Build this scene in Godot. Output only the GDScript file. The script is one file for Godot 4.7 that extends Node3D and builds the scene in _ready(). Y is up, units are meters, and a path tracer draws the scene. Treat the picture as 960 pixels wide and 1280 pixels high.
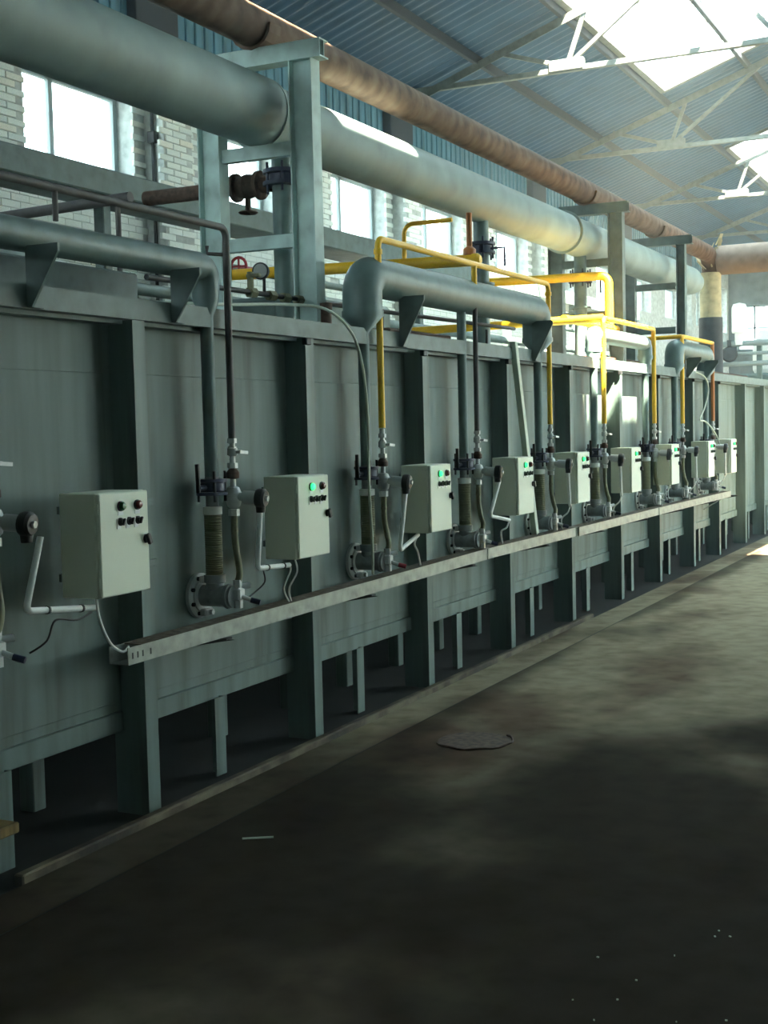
extends Node3D
# Furnace hall: a long gas-fired furnace runs along -Z with its front face near x = 0; metres, y up.

# ------------------------------------------------------------------ mesh builder
class MB:
	var v := PackedVector3Array()
	var n := PackedVector3Array()
	func tri(a: Vector3, b: Vector3, c: Vector3, na: Vector3, nb: Vector3, nc: Vector3) -> void:
		if (b - a).cross(c - a).dot(na + nb + nc) > 0.0:
			v.append_array([a, c, b]); n.append_array([na, nc, nb])
		else:
			v.append_array([a, b, c]); n.append_array([na, nb, nc])
	func quad(a: Vector3, b: Vector3, c: Vector3, d: Vector3, m: Vector3) -> void:
		tri(a, b, c, m, m, m); tri(a, c, d, m, m, m)
	func squad(a: Vector3, b: Vector3, c: Vector3, d: Vector3, na: Vector3, nb: Vector3, nc: Vector3, nd: Vector3) -> void:
		tri(a, b, c, na, nb, nc); tri(a, c, d, na, nc, nd)
	# box with chamfered edges
	func box(c: Vector3, s: Vector3, ch := 0.0, xf := Transform3D.IDENTITY) -> void:
		var h := s * 0.5
		if ch <= 0.0:
			for ax in 3:
				for sg in [-1.0, 1.0]:
					var m := Vector3.ZERO; m[ax] = sg
					var u := Vector3.ZERO; u[(ax + 1) % 3] = h[(ax + 1) % 3]
					var w := Vector3.ZERO; w[(ax + 2) % 3] = h[(ax + 2) % 3]
					var o: Vector3 = c + m * h[ax]
					quad(xf * (o - u - w), xf * (o + u - w), xf * (o + u + w), xf * (o - u + w), (xf.basis * m).normalized())
			return
		var g := h - Vector3.ONE * ch
		for ax in 3:
			var b1 := (ax + 1) % 3
			var b2 := (ax + 2) % 3
			for sg in [-1.0, 1.0]:
				var m := Vector3.ZERO; m[ax] = sg
				var u := Vector3.ZERO; u[b1] = g[b1]
				var w := Vector3.ZERO; w[b2] = g[b2]
				var o: Vector3 = c + m * h[ax]
				quad(xf * (o - u - w), xf * (o + u - w), xf * (o + u + w), xf * (o - u + w), (xf.basis * m).normalized())
			for s1 in [-1.0, 1.0]:
				for s2 in [-1.0, 1.0]:
					var p := Vector3.ZERO; p[b1] = s1 * h[b1]; p[b2] = s2 * g[b2]
					var q := Vector3.ZERO; q[b1] = s1 * g[b1]; q[b2] = s2 * h[b2]
					var l := Vector3.ZERO; l[ax] = g[ax]
					var m2 := Vector3.ZERO; m2[b1] = s1; m2[b2] = s2
					quad(xf * (c + p - l), xf * (c + q - l), xf * (c + q + l), xf * (c + p + l), (xf.basis * m2).normalized())
		for sx in [-1.0, 1.0]:
			for sy in [-1.0, 1.0]:
				for sz in [-1.0, 1.0]:
					var sgn := Vector3(sx, sy, sz)
					var mm := (xf.basis * sgn).normalized()
					tri(xf * (c + sgn * Vector3(h.x, g.y, g.z)), xf * (c + sgn * Vector3(g.x, h.y, g.z)), xf * (c + sgn * Vector3(g.x, g.y, h.z)), mm, mm, mm)
	func span(x0: float, x1: float, y0: float, y1: float, z0: float, z1: float, ch := 0.0) -> void:
		box(Vector3(x0 + x1, y0 + y1, z0 + z1) * 0.5, Vector3(absf(x1 - x0), absf(y1 - y0), absf(z1 - z0)), ch)
	# a bar of rectangular section between two points
	func bar(a: Vector3, b: Vector3, w: float, t: float, up := Vector3.UP, ch := 0.0) -> void:
		var z := (b - a).normalized()
		if absf(z.dot(up)) > 0.98: up = Vector3.RIGHT
		var x := up.cross(z).normalized()
		var y := z.cross(x)
		box(Vector3.ZERO, Vector3(w, t, a.distance_to(b)), ch, Transform3D(Basis(x, y, z), (a + b) * 0.5))
	func ring(c: Vector3, x: Vector3, y: Vector3, r: float, sides: int) -> PackedVector3Array:
		var o := PackedVector3Array()
		for i in sides:
			var t := TAU * i / sides
			o.append(c + (x * cos(t) + y * sin(t)) * r)
		return o
	# tube along a polyline, radius may vary per point
	func tube(pts: Array, r, sides := 12, caps := true) -> void:
		var k := pts.size()
		var d0: Vector3 = (pts[1] - pts[0]).normalized()
		var x := (Vector3.UP if absf(d0.y) < 0.9 else Vector3.RIGHT).cross(d0).normalized()
		var pr: PackedVector3Array
		var pc: Vector3
		for i in k:
			var a: Vector3 = pts[maxi(i - 1, 0)]
			var b: Vector3 = pts[mini(i + 1, k - 1)]
			var d := (b - a).normalized()
			x = (x - d * x.dot(d)).normalized()
			var y := d.cross(x)
			var rr: float = r[i] if r is Array else r
			var c: Vector3 = pts[i]
			var rg := ring(c, x, y, rr, sides)
			if i > 0:
				for j in sides:
					var q := (j + 1) % sides
					squad(pr[j], pr[q], rg[q], rg[j], (pr[j] - pc).normalized(), (pr[q] - pc).normalized(), (rg[q] - c).normalized(), (rg[j] - c).normalized())
			if caps and (i == 0 or i == k - 1):
				var m := -d if i == 0 else d
				for j in sides:
					tri(c, rg[j], rg[(j + 1) % sides], m, m, m)
			pr = rg; pc = c
	func rod(a: Vector3, b: Vector3, r: float, sides := 12) -> void:
		tube([a, b], r, sides)
	# profile of Vector2(radius, height along axis)
	func lathe(o: Vector3, axis: Vector3, prof: Array, sides := 16) -> void:
		var z := axis.normalized()
		var x := (Vector3.UP if absf(z.y) < 0.9 else Vector3.RIGHT).cross(z).normalized()
		var y := z.cross(x)
		for i in prof.size() - 1:
			var p: Vector2 = prof[i]
			var q: Vector2 = prof[i + 1]
			var dn := Vector2(q.y - p.y, -(q.x - p.x))
			if dn.length() < 1e-7: continue
			dn = dn.normalized()
			for j in sides:
				var t0 := TAU * j / sides
				var t1 := TAU * (j + 1) / sides
				var e0 := x * cos(t0) + y * sin(t0)
				var e1 := x * cos(t1) + y * sin(t1)
				var n0 := e0 * dn.x + z * dn.y
				var n1 := e1 * dn.x + z * dn.y
				var a := o + e0 * p.x + z * p.y
				var b := o + e1 * p.x + z * p.y
				var c := o + e1 * q.x + z * q.y
				var d := o + e0 * q.x + z * q.y
				if p.x > 1e-6: tri(a, b, c, n0, n1, n1)
				if q.x > 1e-6: tri(a, c, d, n0, n1, n0)
	func hexnut(o: Vector3, axis: Vector3, r: float, h: float) -> void:
		var z := axis.normalized()
		var x := (Vector3.UP if absf(z.y) < 0.9 else Vector3.RIGHT).cross(z).normalized()
		var a := ring(o, x, z.cross(x), r, 6)
		for j in 6:
			var q := (j + 1) % 6
			var m := ((a[j] + a[q]) * 0.5 - o).normalized()
			quad(a[j], a[q], a[q] + z * h, a[j] + z * h, m)
			tri(o, a[j], a[q], -z, -z, -z)
			tri(o + z * h, a[j] + z * h, a[q] + z * h, z, z, z)
	# extrude polygon (local XY) along local Z
	func prism(poly: PackedVector2Array, xf: Transform3D, depth: float) -> void:
		var idx := Geometry2D.triangulate_polygon(poly)
		var area := 0.0
		for i in poly.size():
			area += poly[i].cross(poly[(i + 1) % poly.size()])
		var zz := xf.basis.z.normalized()
		for k in range(0, idx.size(), 3):
			for e in [[0.0, -1.0], [depth, 1.0]]:
				var p: Array = []
				for m in 3:
					var q := poly[idx[k + m]]
					p.append(xf * Vector3(q.x, q.y, e[0]))
				tri(p[0], p[1], p[2], zz * e[1], zz * e[1], zz * e[1])
		for i in poly.size():
			var a := poly[i]
			var b := poly[(i + 1) % poly.size()]
			var t := (b - a).normalized()
			var nn := Vector2(t.y, -t.x) * signf(area)
			var m3 := (xf.basis * Vector3(nn.x, nn.y, 0)).normalized()
			quad(xf * Vector3(a.x, a.y, 0), xf * Vector3(b.x, b.y, 0), xf * Vector3(b.x, b.y, depth), xf * Vector3(a.x, a.y, depth), m3)
	func mesh() -> ArrayMesh:
		var a := []
		a.resize(Mesh.ARRAY_MAX)
		a[Mesh.ARRAY_VERTEX] = v
		a[Mesh.ARRAY_NORMAL] = n
		var m := ArrayMesh.new()
		m.add_surface_from_arrays(Mesh.PRIMITIVE_TRIANGLES, a)
		return m

# round the corners of a polyline
func bend(pts: Array, r: float, k := 6) -> Array:
	var o: Array = [pts[0]]
	for i in range(1, pts.size() - 1):
		var p: Vector3 = pts[i]
		var a: Vector3 = (pts[i - 1] - p)
		var b: Vector3 = (pts[i + 1] - p)
		var ang := a.angle_to(b)
		var d := minf(r / tan(ang * 0.5), minf(a.length(), b.length()) * 0.49)
		var q0 := p + a.normalized() * d
		var q1 := p + b.normalized() * d
		for j in k + 1:
			var t := float(j) / k
			# circular-ish: rational quadratic
			var w := sin(ang * 0.5)
			var den := (1 - t) * (1 - t) + 2 * w * t * (1 - t) + t * t
			o.append((q0 * (1 - t) * (1 - t) + p * 2 * w * t * (1 - t) + q1 * t * t) / den)
	o.append(pts[-1])
	return o

# smooth curve through points
func curve(pts: Array, k := 6) -> Array:
	var o: Array = []
	for i in pts.size() - 1:
		var p0: Vector3 = pts[maxi(i - 1, 0)]
		var p1: Vector3 = pts[i]
		var p2: Vector3 = pts[i + 1]
		var p3: Vector3 = pts[mini(i + 2, pts.size() - 1)]
		for j in k:
			o.append(p1.cubic_interpolate(p2, p0, p3, float(j) / k))
	o.append(pts[-1])
	return o

# ------------------------------------------------------------------ scene tree helpers
var used := {}
func numbered(s: String) -> String:
	if not used.has(s):
		used[s] = 0
		return s
	used[s] += 1
	return "%s_%03d" % [s, used[s]]

func tag(o: Node, label: String, category: String, group := "") -> void:
	o.set_meta("label", label)
	o.set_meta("category", category)
	if group != "": o.set_meta("group", group)

func thing(called: String, label: String, category: String, at := Vector3.ZERO, group := "") -> Node3D:
	var o := Node3D.new()
	o.name = numbered(called)
	add_child(o)
	o.position = at
	tag(o, label, category, group)
	return o

func part(called: String, mb: MB, m: Material, parent: Node, label := "") -> MeshInstance3D:
	var o := MeshInstance3D.new()
	o.name = called
	o.mesh = mb.mesh()
	o.material_override = m
	parent.add_child(o, true)
	if label != "": o.set_meta("label", label)
	return o

func shared(called: String, me: Mesh, m: Material, parent: Node, at := Vector3.ZERO) -> MeshInstance3D:
	var o := MeshInstance3D.new()
	o.name = called
	o.mesh = me
	o.material_override = m
	o.position = at
	parent.add_child(o, true)
	return o

func solo(called: String, mb: MB, m: Material, label: String, category: String, group := "") -> MeshInstance3D:
	var o := part(numbered(called), mb, m, self)
	tag(o, label, category, group)
	return o

func setting(called: String) -> Node3D:
	var o := Node3D.new()
	o.name = numbered(called)
	add_child(o)
	o.set_meta("kind", "structure")
	return o

# ------------------------------------------------------------------ materials
func ramp_image(w: int, h: int, tall: int, freq: float, sd: int, oct: int, cols: Array) -> ImageTexture:
	var f := FastNoiseLite.new()
	f.seed = sd
	f.frequency = freq
	f.fractal_octaves = oct
	f.noise_type = FastNoiseLite.TYPE_SIMPLEX_SMOOTH
	var im := f.get_seamless_image(w, h)
	im.convert(Image.FORMAT_L8)
	if tall != h: im.resize(w, tall, Image.INTERPOLATE_CUBIC)
	var lut: Array = []
	for i in 256:
		var t := i / 255.0 * (cols.size() - 1)
		var k := mini(int(t), cols.size() - 2)
		var c: Color = cols[k]
		lut.append(c.lerp(cols[k + 1], t - k))
	var src := im.get_data()
	var out := PackedByteArray()
	out.resize(src.size() * 3)
	for i in src.size():
		var c: Color = lut[src[i]]
		out[i * 3] = int(c.r * 255); out[i * 3 + 1] = int(c.g * 255); out[i * 3 + 2] = int(c.b * 255)
	return ImageTexture.create_from_image(Image.create_from_data(im.get_width(), im.get_height(), false, Image.FORMAT_RGB8, out))

func mat(c: Color, rough := 0.6, metal := 0.0, tex: Texture2D = null, sc := 1.0, world := true) -> StandardMaterial3D:
	var m := StandardMaterial3D.new()
	m.albedo_color = c
	m.roughness = rough
	m.metallic = metal
	if tex:
		m.albedo_texture = tex
		m.uv1_triplanar = true
		m.uv1_world_triplanar = world
		m.uv1_scale = Vector3.ONE * sc
	return m

func glow(c: Color, e: float) -> StandardMaterial3D:
	var m := mat(c, 0.3)
	m.emission_enabled = true
	m.emission = c
	m.emission_energy_multiplier = e
	return m

var M := {}
func materials() -> void:
	var g := func(x: float) -> Color: return Color(x, x, x)
	var mottle := ramp_image(512, 512, 512, 0.012, 3, 4, [g.call(0.72), g.call(0.86), g.call(0.93), g.call(1.0)])
	var streak := ramp_image(512, 48, 512, 0.02, 7, 4, [Color(0.66, 0.66, 0.62), Color(0.86, 0.87, 0.85), Color(0.94, 0.95, 0.94), Color(1, 1, 1)])
	var rust := ramp_image(512, 512, 512, 0.02, 11, 5, [Color(0.45, 0.36, 0.30), Color(0.75, 0.62, 0.52), Color(0.95, 0.85, 0.75), Color(1, 1, 0.95)])
	var conc := ramp_image(1024, 1024, 1024, 0.006, 21, 6, [Color(0.30, 0.26, 0.22), Color(0.50, 0.44, 0.38), Color(0.74, 0.70, 0.62), Color(0.86, 0.84, 0.76), Color(1, 0.98, 0.9)])
	var conc2 := ramp_image(1024, 1024, 1024, 0.012, 21, 6, [Color(0.78, 0.75, 0.72), Color(0.88, 0.87, 0.84), Color(0.95, 0.94, 0.92), Color(1, 1, 0.98)])
	var fine := ramp_image(512, 512, 512, 0.05, 31, 4, [g.call(0.93), g.call(0.97), g.call(1.0), g.call(1.0)])
	M.casing = mat(Color(0.42, 0.485, 0.47), 0.62, 0.0, streak, 0.55)
	M.steel = mat(Color(0.41, 0.485, 0.47), 0.55, 0.0, mottle, 0.9)
	M.post = mat(Color(0.39, 0.465, 0.45), 0.55, 0.0, streak, 0.7)
	M.portal = mat(Color(0.82, 0.92, 0.90), 0.5, 0.0, mottle, 0.7)
	M.air = mat(Color(0.42, 0.51, 0.50), 0.45, 0.0, mottle, 1.1)
	M.duct = mat(Color(0.60, 0.68, 0.67), 0.55, 0.0, mottle, 0.35)
	M.lagging = mat(Color(0.46, 0.41, 0.385), 0.75, 0.0, rust, 0.5)
	M.lagbrown = mat(Color(0.64, 0.55, 0.49), 0.8, 0.0, mottle, 0.8)
	M.lagpale = mat(Color(0.82, 0.76, 0.60), 0.8, 0.0, mottle, 1.2)
	M.lagdark = mat(Color(0.30, 0.31, 0.32), 0.8, 0.0, mottle, 1.0)
	M.yellow = mat(Color(1.0, 0.78, 0.14), 0.45, 0.0, fine, 2.0)
	M.gasold = mat(Color(0.36, 0.345, 0.34), 0.6, 0.1, mottle, 2.0)
	M.orange = mat(Color(0.75, 0.45, 0.2), 0.5, 0.0, fine, 2.0)
	M.rust = mat(Color(0.36, 0.30, 0.27), 0.8, 0.0, rust, 2.0)
	M.dark = mat(Color(0.10, 0.11, 0.12), 0.6)
	M.black = mat(Color(0.045, 0.045, 0.05), 0.45)
	M.blue = mat(Color(0.10, 0.13, 0.26), 0.45, 0.0, fine, 4.0)
	M.silver = mat(Color(0.80, 0.81, 0.80), 0.4, 0.2, fine, 4.0)
	M.cast = mat(Color(0.60, 0.62, 0.62), 0.5, 0.1, mottle, 3.0)
	M.brass = mat(Color(0.50, 0.50, 0.37), 0.5, 0.1, mottle, 4.0)
	M.cream = mat(Color(0.87, 0.89, 0.81), 0.5)
	M.creamdoor = mat(Color(0.89, 0.91, 0.83), 0.5)
	M.white = mat(Color(0.93, 0.94, 0.92), 0.45)
	M.hose = mat(Color(0.72, 0.76, 0.69), 0.5)
	M.tray = mat(Color(0.64, 0.66, 0.62), 0.45, 0.25, mottle, 1.5)
	M.traytop = mat(Color(0.42, 0.42, 0.40), 0.8, 0.0, rust, 2.0)
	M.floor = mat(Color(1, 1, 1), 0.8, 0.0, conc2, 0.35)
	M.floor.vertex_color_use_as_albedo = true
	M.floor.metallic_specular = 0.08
	M.strip = mat(Color(0.46, 0.43, 0.37), 0.8, 0.0, conc, 0.5)
	M.under = mat(Color(0.09, 0.08, 0.075), 0.9, 0.0, conc, 0.5)
	M.brick = mat(Color(0.93, 0.95, 0.92), 0.85, 0.0, fine, 2.0)
	M.brick2 = mat(Color(0.88, 0.91, 0.89), 0.85, 0.0, fine, 2.0)
	M.brick3 = mat(Color(0.92, 0.91, 0.86), 0.85, 0.0, fine, 2.0)
	M.mortar = mat(Color(0.80, 0.82, 0.80), 0.95, 0.0, mottle, 1.0)
	M.farwall = mat(Color(0.42, 0.48, 0.50), 0.9, 0.0, mottle, 0.4)
	M.blue_sheet = mat(Color(0.32, 0.52, 0.62), 0.55, 0.0, streak, 0.4)
	M.roof = mat(Color(0.18, 0.34, 0.47), 0.5, 0.0, mottle, 0.25)
	M.purlin = mat(Color(0.16, 0.19, 0.23), 0.7)
	M.truss = mat(Color(0.46, 0.48, 0.46), 0.6, 0.0, mottle, 1.0)
	M.frame = mat(Color(0.55, 0.60, 0.60), 0.6)
	M.wood = mat(Color(0.55, 0.45, 0.25), 0.8, 0.0, streak, 2.0)
	M.green_on = glow(Color(0.15, 1.0, 0.45), 2.2)
	M.green_off = mat(Color(0.04, 0.42, 0.2), 0.25)
	M.red_off = mat(Color(0.38, 0.08, 0.08), 0.25)
	M.red = mat(Color(0.62, 0.10, 0.16), 0.4)
	M.gauge = mat(Color(0.55, 0.57, 0.55), 0.4)
	var gl := StandardMaterial3D.new()
	gl.transparency = BaseMaterial3D.TRANSPARENCY_ALPHA
	gl.albedo_color = Color(0.9, 0.97, 0.95, 0.1)
	gl.roughness = 0.0
	M.glass = gl

# ------------------------------------------------------------------ layout tables (metres)
const POSTS := [-1.62, -3.08, -4.55, -6.01, -7.47, -8.93, -10.36, -11.81, -13.22, -14.73, -16.08, -17.72, -19.1, -20.55, -22.0]
const BURN := [-3.52, -5.10, -6.68, -8.12, -9.62, -11.06, -12.77, -13.95, -15.45]
const BOXZ := [-3.985, -5.49, -7.05, -8.53, -9.86, -11.41, -12.86, -14.52, -15.75]
const TOP := 2.165      # top of the furnace's front beam
const PX := -0.125      # plane of the furnace's panels
const LOW := 0.35      # underside of the panels

func _ready() -> void:
	# ---- camera
	var cam := Camera3D.new()
	cam.name = "camera"
	cam.fov = rad_to_deg(2.0 * atan(640.0 / 1652.6))
	cam.near = 0.05
	cam.far = 200.0
	var yw := deg_to_rad(26.03)
	var pt := deg_to_rad(3.602)
	var rl := deg_to_rad(-1.351)
	var fh := Vector3(-sin(yw), 0, -cos(yw))
	var r0 := Vector3(cos(yw), 0, -sin(yw))
	var fw := fh * cos(pt) - Vector3(0, sin(pt), 0)
	var up := Vector3(0, cos(pt), 0) + fh * sin(pt)
	var rr := r0 * cos(rl) + up * sin(rl)
	var uu := up * cos(rl) - r0 * sin(rl)
	add_child(cam)
	cam.transform = Transform3D(Basis(rr, uu, -fw), Vector3(3.341, 1.6, 0))
	cam.current = true
	# ---- sky, sun, exposure
	var we := WorldEnvironment.new()
	we.name = "environment"
	var env := Environment.new()
	var sky := Sky.new()
	var sm := ProceduralSkyMaterial.new()
	sm.sky_top_color = Color(0.80, 0.93, 0.97)
	sm.sky_horizon_color = Color(0.93, 1.0, 0.99)
	sm.ground_horizon_color = Color(0.80, 0.88, 0.86)
	sm.ground_bottom_color = Color(0.45, 0.48, 0.45)
	sm.sky_energy_multiplier = 1.0
	sm.sun_angle_max = 0.0
	sky.sky_material = sm
	env.background_mode = Environment.BG_SKY
	env.sky = sky
	env.background_energy_multiplier = 11.0
	env.ambient_light_source = Environment.AMBIENT_SOURCE_SKY
	env.tonemap_mode = Environment.TONE_MAPPER_LINEAR
	env.tonemap_exposure = 1.42
	env.sdfgi_enabled = true
	env.ssao_enabled = true
	env.ssil_enabled = true
	env.fog_enabled = true
	env.fog_mode = Environment.FOG_MODE_EXPONENTIAL
	env.fog_density = 0.0034
	env.fog_light_color = Color(0.93, 1.0, 0.99)
	we.environment = env
	add_child(we)
	var sun := DirectionalLight3D.new()
	sun.name = "sun"
	sun.light_energy = 42.0
	sun.light_color = Color(1.0, 0.95, 0.84)
	sun.shadow_enabled = true
	sun.light_angular_distance = 0.5
	add_child(sun)
	sun.look_at_from_position(Vector3.ZERO, Vector3(-0.55, -1.0, -0.35), Vector3.UP)
	materials()
	hall()
	furnace()
	overhead()
	manifolds()
	gas_lines()
	burners()
	boxes()
	tray()
	clutter()

# ------------------------------------------------------------------ the hall
func roof_y(x: float) -> float:
	return 6.46 + 0.3527 * (x + 5.0) if x <= 3.0 else 9.2816 - 0.3527 * (x - 3.0)

func corrugated(x0: float, x1: float, z0: float, z1: float) -> MB:
	var b := MB.new()
	var step := 0.036
	var zl: Array = [z0]
	var q := floorf(z0 / step) * step
	while q > z1 + 0.002:
		if q < z0 - 0.002: zl.append(q)
		q -= step
	zl.append(z1)
	var sl := 0.3527 if x1 <= 3.01 else -0.3527
	var up := Vector3(-sl, 1, 0).normalized()
	var y0 := roof_y(x0)
	var y1 := roof_y(x1)
	y0 -= sl * 0.012
	x0 -= 0.012
	y1 += sl * 0.012
	x1 += 0.012
	var pa: Vector3
	var pb: Vector3
	var pn: Vector3
	for i in zl.size():
		var z: float = zl[i]
		var ph := z * TAU / 0.216
		var h := 0.022 * sin(ph)
		var dh := 0.022 * TAU / 0.216 * cos(ph)
		var nn := (up - Vector3(0, 0, dh)).normalized()
		var a := Vector3(x0, y0 + h, z)
		var c := Vector3(x1, y1 + h, z)
		if i > 0:
			b.squad(pa, pb, c, a, -pn, -pn, -nn, -nn)
			var t := Vector3(0, 0.05, 0)
			b.squad(pa + t, pb + t, c + t, a + t, pn, pn, nn, nn)
		pa = a; pb = c; pn = nn
	return b

func hall() -> void:
	# floor: main slab and the strip along the furnace
	var fl := setting("floor")
	var b := MB.new()
	b.span(0.375, 11.4, -0.3, -0.004, 8.4, -42.0)
	part("slab", b, M.under, fl)
	stained_shaded(fl, 0.375, 11.4, 0.0)
	b = MB.new()
	b.span(0.09, 0.345, -0.3, -0.016, 8.4, -42.0)
	part("slab", b, M.under, fl)
	stained_shaded(fl, 0.09, 0.345, -0.012)
	b = MB.new()
	b.span(-5.4, 0.09, -0.3, -0.02, 8.4, -42.0)
	part("slab", b, M.under, fl)
	b = MB.new()
	b.span(0.345, 0.375, -0.3, -0.03, 8.4, -42.0)
	part("joint", b, M.dark, fl)
	b = MB.new()
	b.span(0.045, 0.09, -0.05, 0.022, -3.62, -10.6, 0.006)
	part("curb", b, M.strip, fl)
	# ---- left wall: brick with windows
	var wl := setting("wall_left")
	var wins: Array = []
	var bay := 0.1
	for i in 8:
		var c := bay + 3.0 - 6.0 * i
		wins.append(c + 1.45)
		wins.append(c - 1.65)
	b = MB.new()
	b.span(-5.4, -5.0, -0.3, 4.27, 8.4, -42.0)
	b.span(-5.4, -5.0, 5.62, 6.45, 8.4, -42.0)
	var last := 8.4
	for c in wins:
		b.span(-5.4, -5.0, 4.27, 5.62, last, c + 0.84)
		last = c - 0.84
	b.span(-5.4, -5.0, 4.27, 5.62, last, -42.0)
	part("masonry", b, M.mortar, wl)
	# ribbed blue sheet above the windows
	b = MB.new()
	var z := -4.0
	while z > -40.0:
		b.span(-5.0, -4.965, 5.66, 6.46, z, z - 0.11, 0.012)
		b.span(-5.0, -4.985, 5.66, 6.46, z - 0.11, z - 0.19)
		z -= 0.19
	part("cladding", b, M.blue_sheet, wl)
	for i in 6:
		b = MB.new()
		b.span(-5.0, -4.85, 5.66, 6.5, -5.3 - 6.0 * i, -6.05 - 6.0 * i, 0.01)
		part("cladding_panel", b, M.purlin, wl)
	# pilasters
	for i in 6:
		b = MB.new()
		var pz := -5.83 - 6.0 * i
		b.span(-5.0, -4.76, -0.3, 5.6, pz + 0.26, pz - 0.26)
		part("pilaster", b, M.mortar, wl)
	bricks(wl, wins)
	b = MB.new()
	b.tube([Vector3(-4.87, 6.0, -11.53), Vector3(-4.87, 4.0, -11.54), Vector3(-4.87, 3.0, -11.53)], 0.018, 8)
	b.span(-4.92, -4.82, 4.62, 4.74, -11.50, -11.58, 0.01)
	part("drainpipe", b, M.dark, wl)
	var k := 0
	for c in wins:
		k += 1
		var w := Node3D.new()
		w.name = "window_%d" % k
		add_child(w)
		w.set_meta("kind", "structure")
		window_x(w, -5.24, c + 0.84, c - 0.84, 4.27, 5.62)
	# ---- right wall (outside the photograph) with an added row of high windows for fill light
	var wr := setting("wall_right")
	b = MB.new()
	b.span(11.0, 11.4, -0.3, 1.4, 8.4, -42.0)
	b.span(11.0, 11.4, 5.4, 6.5, 8.4, -42.0)
	last = 8.4
	for i in 5:
		var c := -15.0 - 6.0 * i
		b.span(11.0, 11.4, 1.4, 5.4, last, c + 1.9)
		last = c - 1.9
	b.span(11.0, 11.4, 1.4, 5.4, last, -42.0)
	part("masonry", b, M.brick2, wr)
	for i in 5:
		k += 1
		var w := Node3D.new()
		w.name = "window_%d" % k
		add_child(w)
		w.set_meta("kind", "structure")
		window_x(w, 11.2, -15.0 - 6.0 * i + 1.9, -15.0 - 6.0 * i - 1.9, 1.4, 5.4)
	# ---- rear wall behind the camera with added glazing, far wall with bright windows
	var wb := setting("wall_rear")
	b = MB.new()
	b.span(-5.4, 11.4, -0.3, 2.5, 8.0, 8.4)
	b.span(-5.4, 11.4, 8.1, 9.4, 8.0, 8.4)
	for s in [[-5.4, -4.95], [-2.65, -2.45], [-0.2, 11.4]]:
		b.span(s[0], s[1], 2.5, 8.1, 8.0, 8.4)
	part("masonry", b, M.brick2, wb)
	for s in [[-4.95, -2.65], [-2.45, -0.2]]:  # added windows out of view, sized to light the upper pipework
		k += 1
		var w := Node3D.new()
		w.name = "window_%d" % k
		add_child(w)
		w.set_meta("kind", "structure")
		var f := MB.new()
		for q in 5:
			var xx := lerpf(s[0], s[1], q / 4.0)
			f.span(xx - 0.03, xx + 0.03, 2.5, 8.1, 8.17, 8.23)
		for q in 4:
			var yy := lerpf(2.5, 8.1, q / 3.0)
			f.span(s[0], s[1], yy - 0.03, yy + 0.03, 8.17, 8.23)
		part("window_frame", f, M.frame, w)
		f = MB.new()
		f.span(s[0], s[1], 2.5, 8.1, 8.195, 8.205)
		part("pane", f, M.glass, w)
	var wf := setting("wall_front")
	b = MB.new()
	b.span(-5.4, 11.4, -0.3, 3.75, -41.6, -42.0)
	b.span(-5.4, 11.4, 5.1, 9.4, -41.6, -42.0)
	for s in [[-5.4, -4.75], [-3.75, -3.45], [-1.2, -0.6], [2.2, 2.8], [5.6, 6.2], [9.6, 11.4]]:
		b.span(s[0], s[1], 3.75, 5.1, -41.6, -42.0)
	part("masonry", b, M.farwall, wf)
	for s in [[-4.75, -3.75], [-3.45, -1.2], [-0.6, 2.2], [2.8, 5.6], [6.2, 9.6]]:
		k += 1
		var w := Node3D.new()
		w.name = "window_%d" % k
		add_child(w)
		w.set_meta("kind", "structure")
		var f := MB.new()
		for y in [3.75, 4.4, 5.06]: f.span(s[0], s[1], y, y + 0.04, -41.78, -41.84)
		f.span(s[0], s[0] + 0.05, 3.75, 5.1, -41.78, -41.84)
		f.span(s[1] - 0.05, s[1], 3.75, 5.1, -41.78, -41.84)
		f.span((s[0] + s[1]) * 0.5 - 0.03, (s[0] + s[1]) * 0.5 + 0.03, 3.75, 5.1, -41.78, -41.84)
		part("window_frame", f, M.frame, w)
		f = MB.new()
		f.span(s[0], s[1], 3.75, 5.1, -41.8, -41.81)
		part("pane", f, M.glass, w)
	# ---- roof: corrugated sheet with openings for rooflights, seen ones and added unseen ones
	var ce := setting("ceiling")
	var lights: Array = []  # x0 x1 z0 z1
	var bands := [
		[-5.4, -2.43, []],
		[-2.43, 1.2, [[-14.8, -23.25], [-28.7, -34.6]]],
		[1.2, 2.1, []],
		[2.1, 2.36, [[-4.5, -5.6]]],  # added unseen opening, throws a sun patch on the lagged pipe
		[2.36, 2.76, [[-5.25, -6.5]]],  # added unseen opening, throws sun on the wide duct
		[2.76, 3.0, [[-8.5, -10.35]]],  # added opening astride the ridge, out of view, to sunlight the yellow frame
		[3.0, 3.95, [[-8.5, -10.35]]],  # other half of that added opening
		[3.95, 5.0, []],
		[5.0, 6.6, [[-13.0, -15.0]]],  # added out of view so sun reaches the floor by the far bays
		[6.6, 7.4, []],
		[7.4, 9.6, [[-14.0, -22.0], [-24.0, -36.0]]],  # rooflights added out of view as fill light
		[9.6, 11.4, []],
	]
	for bd in bands:
		var z0 := 8.4
		for h in bd[2]:
			part("roof_sheet", corrugated(bd[0], bd[1], z0, h[0]), M.roof, ce)
			lights.append([bd[0], bd[1], h[0], h[1]])
			z0 = h[1]
		part("roof_sheet", corrugated(bd[0], bd[1], z0, -42.0), M.roof, ce)
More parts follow.
